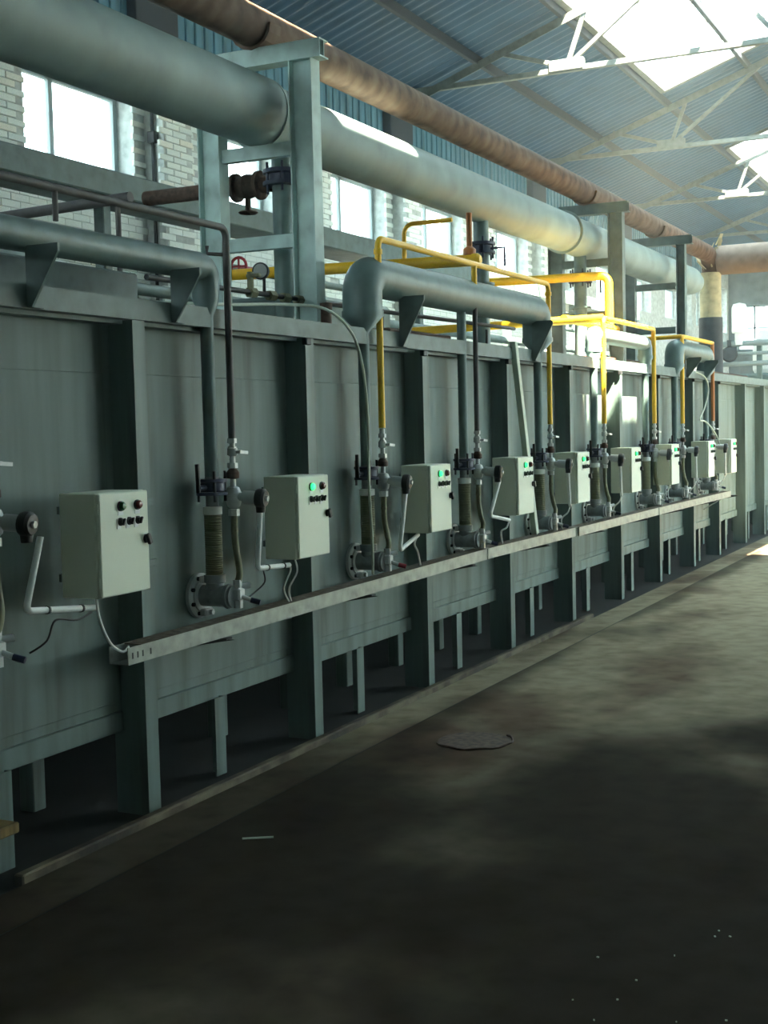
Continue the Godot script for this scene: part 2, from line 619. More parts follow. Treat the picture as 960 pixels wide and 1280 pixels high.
	for x in [-4.85, -3.78, -2.5, -1.1, 0.3, 1.7, 2.9, 4.2, 4.9, 6.7, 8.5, 10.0]:
		b = MB.new()
		var y := roof_y(x) - 0.07
		b.box(Vector3(x, y, -16.8), Vector3(0.07, 0.13, 50.4), 0.006)
		part("purlin", b, M.purlin, ce)
	# rooflights, including the added unseen ones
	for l in lights:
		k += 1
		var w := Node3D.new()
		w.name = "window_%d" % k
		add_child(w)
		w.set_meta("kind", "structure")
		var f := MB.new()
		var ya := roof_y(l[0])
		var yb := roof_y(l[1])
		var a0 := Vector3(l[0], ya, l[2]); var a1 := Vector3(l[1], yb, l[2])
		var c0 := Vector3(l[0], ya, l[3]); var c1 := Vector3(l[1], yb, l[3])
		var up := (c0 - a0).cross(a1 - a0).normalized()
		if up.y < 0: up = -up
		for e in [[a0, a1], [c0, c1], [a0, c0], [a1, c1]]:
			f.bar(e[0], e[1], 0.09, 0.1, up, 0.005)
		part("window_frame", f, M.truss, w)
		var nb := int(absf(l[3] - l[2]) / 0.95)
		for i in range(1, nb):
			f = MB.new()
			var t := float(i) / nb
			f.bar(a0.lerp(c0, t) , a1.lerp(c1, t), 0.035, 0.05, up)
			part("glazing_bar", f, M.truss, w)
		for i in nb:
			f = MB.new()
			var t0 := float(i) / nb
			var t1 := float(i + 1) / nb
			f.quad(a0.lerp(c0, t0), a1.lerp(c1, t0), a1.lerp(c1, t1), a0.lerp(c0, t1), up)
			var d := up * 0.006
			f.quad(a0.lerp(c0, t0) + d, a1.lerp(c1, t0) + d, a1.lerp(c1, t1) + d, a0.lerp(c0, t1) + d, up)
			part("pane", f, M.glass, w)
	# roof trusses every six metres
	var tr: Node3D = null
	var names := ["nearest white roof truss, crossing the big rooflight", "white angle-iron roof truss at the far end of the big rooflight", "third roof truss back, seen dark under the blue sheets", "farthest roof truss in view, white chord just above the brown duct"]
	for i in 4:
		var t: Node3D
		if tr == null:
			t = thing("roof_truss", names[0], "roof truss", Vector3(0, 0, -17.93), "roof trusses")
			truss(t)
			tr = t
		else:
			t = tr.duplicate()
			t.name = numbered("roof_truss")
			add_child(t)
			t.position.z = -17.93 - 5.95 * i
			t.set_meta("label", names[i])

func truss(t: Node3D) -> void:
	var b := MB.new()
	for x in [0, 1]:
		var e := -5.0 if x == 0 else 11.0
		b.bar(Vector3(e, roof_y(e) - 0.16, 0), Vector3(3, 9.12, 0), 0.075, 0.085, Vector3.UP, 0.006)
		b.bar(Vector3(e, roof_y(e) - 0.18, 0.035), Vector3(3, 9.09, 0.035), 0.01, 0.1)
	part("top_chord", b, M.truss, t)
	b = MB.new()
	b.bar(Vector3(-5.0, 6.5, 0), Vector3(11, 6.5, 0), 0.075, 0.075, Vector3.UP, 0.006)
	part("bottom_chord", b, M.truss, t)
	for s in [-1.0, 1.0]:
		var q := func(x: float, y: float) -> Vector3: return Vector3(3.0 + s * (x - 3.0), y, 0)
		for w in [[-2.44, 6.54, -2.16, 7.3], [-2.44, 6.54, -0.7, 7.85], [-2.44, 6.54, -3.5, 6.88], [0.4, 6.54, -0.7, 7.85], [0.4, 6.54, 0.8, 8.35], [0.4, 6.54, 2.9, 9.05]]:
			b = MB.new()
			b.bar(q.call(w[0], w[1]), q.call(w[2], w[3]), 0.06, 0.05, Vector3.BACK, 0.005)
			part("web_member", b, M.truss, t)
		b = MB.new()
		b.box(q.call(-2.44, 6.56), Vector3(0.5, 0.16, 0.1), 0.01)
		part("gusset_plate", b, M.truss, t)

func stained_shaded(fl: Node3D, x0: float, x1: float, y: float) -> void:
	# concrete top: oil, rust, dust stains and painted near-end shade as vertex colours (linear)
	var n1 := FastNoiseLite.new()
	n1.seed = 41; n1.frequency = 0.35; n1.fractal_octaves = 5
	var n2 := FastNoiseLite.new()
	n2.seed = 77; n2.frequency = 0.6; n2.fractal_octaves = 4
	var v := PackedVector3Array()
	var n := PackedVector3Array()
	var c := PackedColorArray()
	var ix := PackedInt32Array()
	var xs: Array = [x0]
	var x := snappedf(x0 + 0.06, 0.1)
	while x < minf(x1, 5.0) - 0.01:
		xs.append(x); x += 0.1
	if x1 > 5.0: xs.append_array([5.0, 8.0])
	xs.append(x1)
	var zs: Array = [8.4, 4.0, 1.0]
	var z := 0.0
	while z > -24.0:
		zs.append(z); z -= 0.1 if z > -14.0 else 0.25
	zs.append_array([-30.0, -42.0])
	for zz in zs:
		for xx in xs:
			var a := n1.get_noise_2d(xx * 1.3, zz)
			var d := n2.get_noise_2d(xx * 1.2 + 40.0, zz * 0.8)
			var oil_shade := smoothstep(-0.35, 0.55, a + clampf((zz + 6.7) * 0.45, -0.5, 0.7))  # noise stains, plus near-end shade painted in along z
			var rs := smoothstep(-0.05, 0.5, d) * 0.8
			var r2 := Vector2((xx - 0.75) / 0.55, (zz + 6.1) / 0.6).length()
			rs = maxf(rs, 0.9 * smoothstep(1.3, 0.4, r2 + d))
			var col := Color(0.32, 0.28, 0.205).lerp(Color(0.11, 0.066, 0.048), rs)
			if y < -0.005: oil_shade *= 0.84
			else: oil_shade = maxf(oil_shade, 0.75 * smoothstep(0.50, 0.36, xx + 0.2 * a))
			col = col.lerp(Color(0.019, 0.014, 0.010), oil_shade * 0.92)
			v.append(Vector3(xx, y, zz)); n.append(Vector3.UP); c.append(col)
	var w := xs.size()
	for i in zs.size() - 1:
		for j in w - 1:
			var p := i * w + j
			ix.append_array([p, p + w, p + 1, p + 1, p + w, p + w + 1])
	var arr := []
	arr.resize(Mesh.ARRAY_MAX)
	arr[Mesh.ARRAY_VERTEX] = v
	arr[Mesh.ARRAY_NORMAL] = n
	arr[Mesh.ARRAY_COLOR] = c
	arr[Mesh.ARRAY_INDEX] = ix
	var m := ArrayMesh.new()
	m.add_surface_from_arrays(Mesh.PRIMITIVE_TRIANGLES, arr)
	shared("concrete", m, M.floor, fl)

func window_x(w: Node3D, x: float, z0: float, z1: float, y0: float, y1: float) -> void:
	var f := MB.new()
	var zm := (z0 + z1) * 0.5
	f.span(x - 0.03, x + 0.03, y0, y0 + 0.05, z0, z1)
	f.span(x - 0.03, x + 0.03, y1 - 0.05, y1, z0, z1)
	f.span(x - 0.03, x + 0.03, y0, y1, z0, z0 - 0.06)
	f.span(x - 0.03, x + 0.03, y0, y1, z1 + 0.06, z1)
	f.span(x - 0.025, x + 0.025, y0, y1, zm + 0.22, zm + 0.16)
	var ty := y0 + 0.78 if y1 - y0 < 2.0 else y0 + 2.6
	f.span(x - 0.025, x + 0.025, ty, ty + 0.05, z0, z1)
	part("window_frame", f, M.frame, w)
	for p in [[z0, zm + 0.19, y0, ty], [zm + 0.19, z1, y0, ty], [z0, zm + 0.19, ty, y1], [zm + 0.19, z1, ty, y1]]:
		f = MB.new()
		f.span(x - 0.003, x + 0.003, p[2], p[3], p[0], p[1])
		part("pane", f, M.glass, w)

func bricks(wl: Node3D, wins: Array) -> void:
	var rng := RandomNumberGenerator.new()
	rng.seed = 5
	var single: Array = []
	for i in 4:
		var q := MB.new()
		q.box(Vector3.ZERO, Vector3(0.03, 0.060 - 0.002 * i, 0.241 - 0.003 * i), 0.004)
		single.append(q.mesh())
	var ms := [M.brick, M.brick2, M.brick3, M.brick]
	var rest := MB.new()
	var count := 0
	var row := 0
	var y := 2.6
	while y < 5.58:
		var z := -5.6 + (0.125 if row % 2 else 0.0)
		while z > -26.0:
			var zc := z - 0.125
			var inwin := false
			if y > 4.22:
				for c in wins:
					if zc < c + 0.84 + 0.05 and zc > c - 0.84 - 0.05: inwin = true
			var x := -5.0
			var pz := fmod(-(zc + 5.83), 6.0)
			if pz > 5.75 or pz < 0.25: x = -4.76
			if not inwin:
				var seen := (zc < -8.4 and zc > -12.7 and y > 4.15 and y < 4.95) or (zc < -9.0 and zc > -12.4 and y > 2.95 and y < 3.5)
				var at := Vector3(x + 0.004 * rng.randf(), y + 0.034, zc)
				if seen and count < 295:
					shared("brick", single[rng.randi() % 4], ms[rng.randi() % 4], wl, at)
					count += 1
				elif rng.randf() > 0.02:
					rest.box(at, Vector3(0.03, 0.060, 0.241))
			z -= 0.25
		y += 0.068
		row += 1
	# pilaster flanks
	var o := part("brickwork", rest, M.brick, wl)
	o.set_meta("kind", "stuff")

# ------------------------------------------------------------------ furnace
func channel_poly(d: float, w: float, t: float) -> PackedVector2Array:
	# back along y = 0 .. flanges towards +y; x from -d/2 to d/2
	return PackedVector2Array([Vector2(-d / 2, 0), Vector2(d / 2, 0), Vector2(d / 2, w), Vector2(d / 2 - t, w), Vector2(d / 2 - t, t), Vector2(-d / 2 + t, t), Vector2(-d / 2 + t, w), Vector2(-d / 2, w)])

func h_poly(d: float, w: float, t: float) -> PackedVector2Array:
	var a := d / 2
	var c := w / 2
	return PackedVector2Array([Vector2(-a, -c), Vector2(-a + t, -c), Vector2(-a + t, -t / 2), Vector2(a - t, -t / 2), Vector2(a - t, -c), Vector2(a, -c), Vector2(a, c), Vector2(a - t, c), Vector2(a - t, t / 2), Vector2(-a + t, t / 2), Vector2(-a + t, c), Vector2(-a, c)])

func furnace() -> void:
	var f := thing("furnace", "long grey-green steel furnace casing with channel posts and open legs beneath", "furnace")
	var zf := -24.0
	# posts: channels, web towards the camera end, flanges towards -z
	var vert := Transform3D(Basis(Vector3(1, 0, 0), Vector3(0, 0, -1), Vector3(0, 1, 0)), Vector3.ZERO)
	var pm := MB.new()
	pm.prism(channel_poly(0.165, 0.085, 0.009), vert, 2.09)
	var pmesh := pm.mesh()
	for z in POSTS:
		shared("post", pmesh, M.post, f, Vector3(-0.0825, -0.015, z + 0.043))
	# panels, one per bay
	var zs: Array = [1.0]
	zs.append_array(POSTS)
	zs.append(zf)
	for i in zs.size() - 1:
		var b := MB.new()
		b.span(PX - 0.012, PX, LOW, 2.09, zs[i] - 0.001, zs[i + 1] + 0.001)
		# raised stiffening plate welded on the panel, with a seam along its top
		b.span(PX, PX + 0.006, 0.47, 1.86, zs[i] - 0.09, zs[i + 1] + 0.09, 0.003)
		part("panel", b, M.casing, f)
		b = MB.new()
		b.span(PX - 0.01, -0.108, LOW - 0.005, 0.43, zs[i] - 0.05, zs[i + 1] + 0.052, 0.004)
		part("bottom_rail", b, M.post, f)
		b = MB.new()
		var zl: float = (zs[i] + zs[i + 1]) * 0.5 + 0.1
		var p := PackedVector2Array([Vector2(-0.08, 0), Vector2(-0.08, -0.085), Vector2(-0.15, -0.085), Vector2(-0.15, -0.077), Vector2(-0.088, -0.077), Vector2(-0.088, 0)])
		b.prism(p, Transform3D(Basis(Vector3(1, 0, 0), Vector3(0, 0, 1), Vector3(0, 1, 0)), Vector3(0, -0.015, zl + 0.03)), LOW + 0.02)
		part("leg", b, M.post, f)
		for x in [-0.55, -1.2]:
			for q in 2:
				b = MB.new()
				b.box(Vector3(x, 0.2, zl - 0.7 * q), Vector3(0.08, 0.44, 0.08), 0.005)
				part("inner_leg", b, M.post, f)
	# top beam: channel with its back to the front
	var bm := MB.new()
	bm.prism(channel_poly(0.088, 0.12, 0.008), Transform3D(Basis(Vector3(0, 1, 0), Vector3(-1, 0, 0), Vector3(0, 0, 1)), Vector3(0.004, TOP - 0.044, zf)), 25.0)
	part("top_beam", bm, M.steel, f)
	bm = MB.new()
	bm.span(-2.0, -0.05, 2.06, 2.1, 1.0, zf)
	part("roof_plate", bm, M.steel, f)
	bm = MB.new()
	bm.span(-2.0, -1.95, 0.4, 2.1, 1.0, zf)
	part("back_panel", bm, M.casing, f)
	bm = MB.new()
	bm.span(-1.95, PX - 0.012, LOW, LOW + 0.03, 1.0, zf)
	part("floor_plate", bm, M.dark, f)
	for e in [1.0, zf]:
		bm = MB.new()
		bm.span(-1.95, PX - 0.012, 0.42, 2.06, e, e - 0.02)
		part("end_panel", bm, M.casing, f)
	# raised cover boxes on the roof
	for s in [[-2.6, -4.97], [-7.6, -8.6], [-12.0, -13.6], [-17.0, -19.5]]:
		bm = MB.new()
		bm.span(-1.5, -0.3, 2.1, 2.33 if s[0] > -3 else 2.24, s[0], s[1], 0.01)
		part("roof_cover", bm, M.steel if s[0] > -3 else M.rust, f)
	# small latch dogs under the top beam, one per post
	var dm := MB.new()
	dm.box(Vector3(0.012, 2.055, 0), Vector3(0.03, 0.035, 0.05), 0.004)
	var dmesh := dm.mesh()
	for i in range(3, 11):
		shared("latch", dmesh, M.dark, f, Vector3(0, 0, POSTS[i] + 0.05))

# ------------------------------------------------------------------ overhead pipes
func overhead() -> void:
	# portals
	var vert := Transform3D(Basis(Vector3(1, 0, 0), Vector3(0, 0, 1), Vector3(0, 1, 0)), Vector3.ZERO)
	var labels := ["pale green H-beam pipe portal nearest the camera, in front of the wide duct", "grey H-beam pipe portal in the middle, behind the tall yellow riser", "slim pipe portal farthest back, beside the beige lagged column"]
	var zz := [-6.56, -12.76, -15.46]
	for i in 3:
		var t := thing("pipe_portal", labels[i], "pipe support", Vector3(0, 0, zz[i]), "H-beam portals carrying the overhead pipes")
		var m: Material = M.portal if i == 0 else M.steel
		var b := MB.new()
		var top := 3.65
		b.prism(h_poly(0.145 if i < 2 else 0.1, 0.1, 0.008), vert.translated(Vector3(-0.295, 2.1, 0)), top - 2.1)
		part("post", b, m, t)
		b = MB.new()
		b.prism(h_poly(0.145, 0.1, 0.008), vert.translated(Vector3(-0.91, 2.1, 0)), 3.55 - 2.1)
		part("post", b, m, t)
		for y in [3.2, 2.69]:
			b = MB.new()
			b.prism(channel_poly(0.075, 0.05, 0.006), Transform3D(Basis(Vector3(0, 1, 0), Vector3(0, 0, -1), Vector3(-1, 0, 0)), Vector3(-0.365, y - 0.02, 0.02)), 0.48)
			part("rung", b, m, t)
		b = MB.new()
		b.prism(h_poly(0.1, 0.1, 0.008), Transform3D(Basis(Vector3(0, 1, 0), Vector3(0, 0, -1), Vector3(-1, 0, 0)), Vector3(-0.165, top + 0.05, 0)), 0.7)
		b.span(-0.86, -0.168, top + 0.005, top + 0.095, 0.048, 0.042)
		part("arm", b, m, t)
		b = MB.new()
		var sad := PackedVector2Array()
		for k in 9:
			var a := PI + PI * k / 8.0
			sad.append(Vector2(-0.6 + 0.135 * cos(a), 3.875 + 0.135 * sin(a)))
		for k in 9:
			var a := TAU - PI * k / 8.0
			sad.append(Vector2(-0.6 + 0.118 * cos(a), 3.875 + 0.118 * sin(a)))
		b.prism(sad, Transform3D(Basis.IDENTITY, Vector3(0, 0, -0.06)), 0.12)
		part("saddle", b, M.lagging, t)
	# the wide duct
	var d := thing("air_duct", "very wide grey-green air duct running under the brown lagged pipe", "duct", Vector3(-0.62, 3.41, 0))
	var b := MB.new()
	b.tube([Vector3(0, 0.008, 4), Vector3(0, 0.008, -6.62)], 0.196, 32)
	part("duct_section", b, M.duct, d)
	b = MB.new()
	b.tube([Vector3(0, 0, -6.6), Vector3(0, 0, -17.2), Vector3(0, 0, -17.22), Vector3(0, 0, -17.5), Vector3(0, 0, -17.6)], [0.18, 0.18, 0.18, 0.14, 0.09], 32)
	part("duct_section", b, M.duct, d)
	for z in [-6.61, -12.1, -16.1]:
		b = MB.new()
		b.lathe(Vector3(0, 0, z + 0.02), Vector3(0, 0, -1), [Vector2(0.17, 0), Vector2(0.203, 0), Vector2(0.203, 0.012), Vector2(0.17, 0.012)], 32)
		part("joint_ring", b, M.duct, d)
	# drops from the duct with flanged valves
	for i in 3:
		var z: float = [-6.85, -10.0, -12.62][i]
		var bot: float = [2.1, 2.1, 2.1][i]
		b = MB.new()
		b.tube([Vector3(0, -0.12, z), Vector3(0, bot - 3.41, z)], 0.062, 16)
		var dp := part("drop_pipe", b, M.air, d)
		b = MB.new()
		var vy: float = [-0.36, -0.42, -0.42][i]
		b.lathe(Vector3(0, vy, z), Vector3.UP, [Vector2(0.06, -0.01), Vector2(0.115, -0.01), Vector2(0.115, 0.012), Vector2(0.085, 0.016), Vector2(0.085, 0.055), Vector2(0.115, 0.06), Vector2(0.115, 0.082), Vector2(0.06, 0.082)], 16)
		for k in 6:
			var a := TAU * k / 6.0
			b.rod(Vector3(0.1 * cos(a), vy - 0.05, z + 0.1 * sin(a)), Vector3(0.1 * cos(a), vy + 0.12, z + 0.1 * sin(a)), 0.008, 6)
		b.tube([Vector3(0.08, vy + 0.03, z), Vector3(0.2, vy + 0.03, z), Vector3(0.2, vy - 0.12, z)], 0.01, 8)
		part("valve", b, M.blue if i < 2 else M.dark, dp)
		b = MB.new()
		b.lathe(Vector3(0, -0.68, z), Vector3.UP, [Vector2(0.05, 0), Vector2(0.105, 0), Vector2(0.105, 0.02), Vector2(0.05, 0.02)], 16)
		part("base_flange", b, M.air, dp)
	# brown lagged pipe, elbow, column and cross duct
	var l := thing("lagged_pipe", "brown lagged pipe carried on top of the portals above the wide duct", "pipe", Vector3(-0.6, 3.875, 0))
	b = MB.new()
	b.tube(bend([Vector3(0, 0, 4), Vector3(0, 0, -18.45), Vector3(0, -0.5, -18.45)], 0.26, 8), 0.114, 28)
	part("pipe_run", b, M.lagging, l)
	var rng := RandomNumberGenerator.new()
	rng.seed = 9
	var z := -1.2
	while z > -17.0:
		b = MB.new()
		b.lathe(Vector3(0, 0, z), Vector3(0, 0, -1), [Vector2(0.112, 0), Vector2(0.1152, 0.004), Vector2(0.1152, 0.02), Vector2(0.112, 0.024)], 28)
		part("lagging_band", b, M.lagging, l)
		z -= 0.95 + 0.2 * rng.randf()
	b = MB.new()
	b.tube([Vector3(0.0, -0.25, -18.45), Vector3(0.0, -0.9, -18.45)], 0.143, 28)
	part("column_lagging", b, M.lagpale, l)
	b = MB.new()
	b.tube([Vector3(0.0, -0.86, -18.45), Vector3(0.0, -1.77, -18.45)], 0.16, 28)
	part("column_wrap", b, M.lagdark, l)
	b = MB.new()
	b.tube([Vector3(0.1, -0.08, -18.5), Vector3(6.0, -0.08, -18.5)], 0.2, 28)
	for x in [0.9, 2.0, 3.1, 4.2, 5.3]:
		b.lathe(Vector3(x, -0.08, -18.5), Vector3.RIGHT, [Vector2(0.195, 0), Vector2(0.206, 0.005), Vector2(0.206, 0.04), Vector2(0.195, 0.045)], 28)
	part("cross_duct", b, M.lagbrown, l)
	b = MB.new()
	for k in 30:
		var a := rng.randf() * TAU
		var y := -0.3 + 0.5 * rng.randf()
		var rad := 0.13 + 0.09 * rng.randf()
		b.bar(Vector3(0.12 * cos(a), y, -18.45 + 0.12 * sin(a)), Vector3(rad * cos(a + 0.4), y + 0.12, -18.45 + rad * sin(a + 0.4)), 0.05, 0.006)
	part("torn_lagging", b, M.lagpale, l)

# ------------------------------------------------------------------ air manifolds
func gusset(b: MB, z: float, w: float, top: float) -> void:
	b.prism(PackedVector2Array([Vector2(0.008, 2.08), Vector2(0.03, 2.08), Vector2(w, top - 0.03), Vector2(w, top), Vector2(0.008, top)]), Transform3D(Basis.IDENTITY, Vector3(0, 0, z)), 0.012)
	b.span(0.006, 0.03, 2.078, top, z - 0.06, z, 0.002)

func manifolds() -> void:
	var ax := -0.025
	# 1: the near one, coming from the left edge
	var m := thing("air_manifold", "slender grey-green air manifold at the left edge with triangular gussets", "pipe", Vector3.ZERO, "air manifolds along the furnace top")
	var b := MB.new()
	var p := bend([Vector3(ax, 2.35, 0.8), Vector3(ax, 2.35, -5.10), Vector3(ax, 2.24, -5.10)], 0.075, 8)
	b.tube(p, 0.063, 24)
	part("header", b, M.air, m)
	for z in [BURN[0], BURN[1]]:
		b = MB.new()
		b.tube([Vector3(ax, 2.26, z), Vector3(ax, 2.2, z), Vector3(ax, 2.13, z), Vector3(ax, 1.40, z)], [0.063, 0.06, 0.031, 0.031], 20)
		part("drop_pipe", b, M.air, m)
	for z in [-1.9, -3.87, -4.79]:
		b = MB.new()
		gusset(b, z, 0.16, 2.305)
		part("gusset", b, M.steel, m)
	# 2 .. 4
	var spec := [
		[2, 4, 0.112, 2.462, "fat U-shaped grey air manifold over three burners behind the yellow frame", 0.2],
		[5, 6, 0.07, 2.37, "short air manifold under the sunlit yellow pipes", 0.12],
		[7, 8, 0.1, 2.37, "farthest grey air manifold, close to the dark wrapped column", 0.16]]
	for s in spec:
		m = thing("air_manifold", s[4], "pipe", Vector3.ZERO, "air manifolds along the furnace top")
		var za: float = BURN[s[0]]
		var zb: float = BURN[s[1]]
		var r: float = s[2]
		var y: float = s[3]
		b = MB.new()
		b.tube(bend([Vector3(ax, y - s[5] - 0.02, za), Vector3(ax, y, za), Vector3(ax, y, zb), Vector3(ax, y - s[5] - 0.02, zb)], s[5], 10), r, 28)
		part("header", b, M.air, m)
		for i in range(s[0], s[1] + 1):
			b = MB.new()
			var z: float = BURN[i]
			if i == s[0] or i == s[1]:
				var yy: float = y - s[5]
				b.tube([Vector3(ax, yy, z), Vector3(ax, yy - 0.03, z), Vector3(ax, yy - 0.035, z), Vector3(ax, yy - 0.12, z), Vector3(ax, 1.40, z)], [r + 0.006, r + 0.006, r, 0.033, 0.031], 24)
			else:
				b.tube([Vector3(ax, y - r * 0.6, z), Vector3(ax, 1.40, z)], 0.031, 20)
			part("drop_pipe", b, M.air, m)
		for z in [za - 0.42, zb + 0.2] if s[0] != 5 else []:
			b = MB.new()
			gusset(b, z, 0.17, y - r * 0.8)
			part("gusset", b, M.steel, m)

# ------------------------------------------------------------------ gas lines
func gas_lines() -> void:
	var gx := 0.04
	var dz := -0.08
	# header 1: old dark pipe
	var h := thing("gas_pipe", "dark rusty gas pipe above the near air manifold, bending down beside it", "pipe", Vector3.ZERO, "gas headers with their drops")
	var b := MB.new()
	var z1: float = BURN[1] + dz
	b.tube(bend([Vector3(gx, 2.55, 0.8), Vector3(gx, 2.53, z1), Vector3(gx, 1.56, z1)], 0.045), 0.0165, 14)
	part("pipe_run", b, M.gasold, h)
	b = MB.new()
	b.tube([Vector3(gx, 2.54, BURN[0] + dz), Vector3(gx, 1.56, BURN[0] + dz)], 0.0165, 12)
	part("drop_pipe", b, M.gasold, h)
	b = MB.new()
	b.rod(Vector3(gx, 2.55, -4.0), Vector3(gx, 2.41, -4.0), 0.011, 8)
	part("hanger_rod", b, M.gasold, h)
	b = MB.new()
	b.tube([Vector3(gx, 2.41, z1), Vector3(-0.03, 2.415, z1 + 0.05), Vector3(-0.03, 2.45, z1 + 0.05)], 0.009, 8)
	part("stay", b, M.gasold, h)
	# header 2: yellow frame over burners 2..4
	h = thing("gas_pipe", "yellow gas pipe frame passing in front of the fat U-shaped manifold", "pipe", Vector3.ZERO, "gas headers with their drops")
	var za: float = BURN[2] + dz
	var zb: float = BURN[4] + dz
	b = MB.new()
	b.tube(bend([Vector3(gx, 1.605, za), Vector3(gx, 2.67, za), Vector3(gx, 2.67, zb), Vector3(gx, 1.605, zb)], 0.05), 0.019, 16)
	part("pipe_run", b, M.yellow, h)
	b = MB.new()
	b.tube([Vector3(gx, 2.66, BURN[3] + dz), Vector3(gx, 2.42, BURN[3] + dz)], 0.019, 14)
	part("drop_nipple", b, M.yellow, h)
	b = MB.new()
	b.tube([Vector3(gx, 2.43, BURN[3] + dz), Vector3(gx, 1.57, BURN[3] + dz)], 0.017, 14)
	part("drop_pipe", b, M.gasold, h)
	for z in [za, zb]:
		b = MB.new()
		b.lathe(Vector3(gx, 2.58, z), Vector3.UP, [Vector2(0.019, 0), Vector2(0.025, 0.002), Vector2(0.025, 0.03), Vector2(0.019, 0.032)], 14)
		part("elbow_collar", b, M.yellow, h)
	b = MB.new()
	b.span(gx - 0.1, gx - 0.018, 2.22, 2.27, za - 0.02, za + 0.02, 0.004)
	part("pipe_clip", b, M.yellow, h)
	# feed main from the back of the furnace
	h = thing("gas_main", "thick yellow gas main crossing the furnace top behind the nearest portal", "pipe")
	b = MB.new()
	b.tube([Vector3(-2.6, 2.80, -8.6), Vector3(-0.09, 2.75, -8.6)], 0.041, 18)
	b.lathe(Vector3(-0.09, 2.75, -8.6), Vector3.RIGHT, [Vector2(0.046, -0.04), Vector2(0.046, 0.0), Vector2(0.03, 0.02), Vector2(0.0, 0.024)], 18)
	part("pipe_run", b, M.yellow, h)
	b = MB.new()
	b.tube(bend([Vector3(-0.65, 2.75, -8.6), Vector3(-0.65, 3.04, -8.6), Vector3(-0.3, 3.05, -8.65)], 0.07), 0.016, 12)
	part("bypass_loop", b, M.yellow, h)
	b = MB.new()
	b.tube([Vector3(-0.16, 2.74, -8.62), Vector3(-0.16, 3.08, -8.62)], 0.02, 12)
	b.lathe(Vector3(-0.16, 2.78, -8.62), Vector3.UP, [Vector2(0.02, 0), Vector2(0.045, 0.01), Vector2(0.045, 0.05), Vector2(0.02, 0.07)], 12)
	part("riser", b, M.orange, h)
	b = MB.new()
	b.tube([Vector3(-0.09, 2.72, -8.6), Vector3(gx, 2.68, -8.6)], 0.014, 10)
	part("branch", b, M.yellow, h)
	# headers 3 and 4 with their feeds
	for s in [[5, 6, 2.507, -1.9, "yellow gas pipe frame standing in the sunlight over the sixth and seventh boxes", 1.6, 1.59], [7, 8, 2.50, -0.9, "farthest yellow gas pipe frame, its last leg orange, near the lagged column", 1.58, 1.6]]:
		h = thing("gas_pipe", s[4], "pipe", Vector3.ZERO, "gas headers with their drops")
		var a: float = BURN[s[0]] + dz
		var c: float = BURN[s[1]] + dz
		b = MB.new()
		b.tube(bend([Vector3(gx, s[5], a), Vector3(gx, s[2], a), Vector3(gx, s[2], c)], 0.05), 0.022, 14)
		part("pipe_run", b, M.yellow, h)
		b = MB.new()
		b.tube(bend([Vector3(gx, s[2], c + 0.08), Vector3(gx, s[2], c), Vector3(gx, s[6], c)], 0.05), 0.022, 14)
		part("drop_pipe", b, M.yellow if s[0] == 5 else M.orange, h)
		b = MB.new()
		b.tube([Vector3(gx, s[2], a), Vector3(s[3], s[2] - 0.02, a)], 0.036 if s[0] == 5 else 0.022, 16)
		part("feed_pipe", b, M.yellow, h)
		if s[0] == 5:
			b = MB.new()
			b.tube(bend([Vector3(-0.3, 2.52, -12.5), Vector3(-0.3, 3.02, -12.5), Vector3(-1.6, 3.04, -12.5)], 0.08), 0.042, 16)
			part("riser", b, M.yellow, h)
			b = MB.new()
			b.tube([Vector3(-0.3, 2.52, -11.11), Vector3(-0.3, 2.52, -12.9)], 0.034, 14)
			part("cross_pipe", b, M.yellow, h)
	# pilot pipe lying along the roof edge with its gauge and cock
	h = thing("pilot_pipe", "thin dark pilot pipe with pressure gauge and brass cock on the furnace roof", "pipe")
	b = MB.new()
	b.tube([Vector3(-0.35, 2.33, -5.1), Vector3(-0.35, 2.34, -7.3), Vector3(-0.35, 2.37, -10.0)], 0.014, 10)
	part("pipe_run", b, M.dark, h)
	for z in [-5.6, -7.6, -9.4]:
		b = MB.new()
		b.rod(Vector3(-0.35, 2.1, z), Vector3(-0.35, 2.33, z), 0.01, 6)
		part("foot", b, M.dark, h)
	b = MB.new()
	for z in [-6.0, -6.2, -6.35, -6.5]:
		b.hexnut(Vector3(-0.35, 2.333, z), Vector3(0, 0, -1), 0.028, 0.06)
	b.tube([Vector3(-0.35, 2.33, -6.02), Vector3(-0.35, 2.44, -6.02)], 0.018, 10)
	b.box(Vector3(-0.33, 2.42, -6.02), Vector3(0.08, 0.02, 0.03), 0.004)
	part("cock", b, M.brass, h)
	b = MB.new()
	b.rod(Vector3(-0.35, 2.34, -6.16), Vector3(-0.35, 2.42, -6.16), 0.009, 8)
	b.lathe(Vector3(-0.35, 2.455, -6.13), Vector3(0.25, 0, 1), [Vector2(0.0, -0.02), Vector2(0.043, -0.02), Vector2(0.046, 0), Vector2(0.046, 0.014), Vector2(0.038, 0.016)], 20)
	var g := part("gauge", b, M.dark, h)
	b = MB.new()
	b.lathe(Vector3(-0.35, 2.455, -6.13), Vector3(0.25, 0, 1), [Vector2(0.04, 0.011), Vector2(0.0, 0.012)], 20)
	part("dial", b, M.gauge, g)

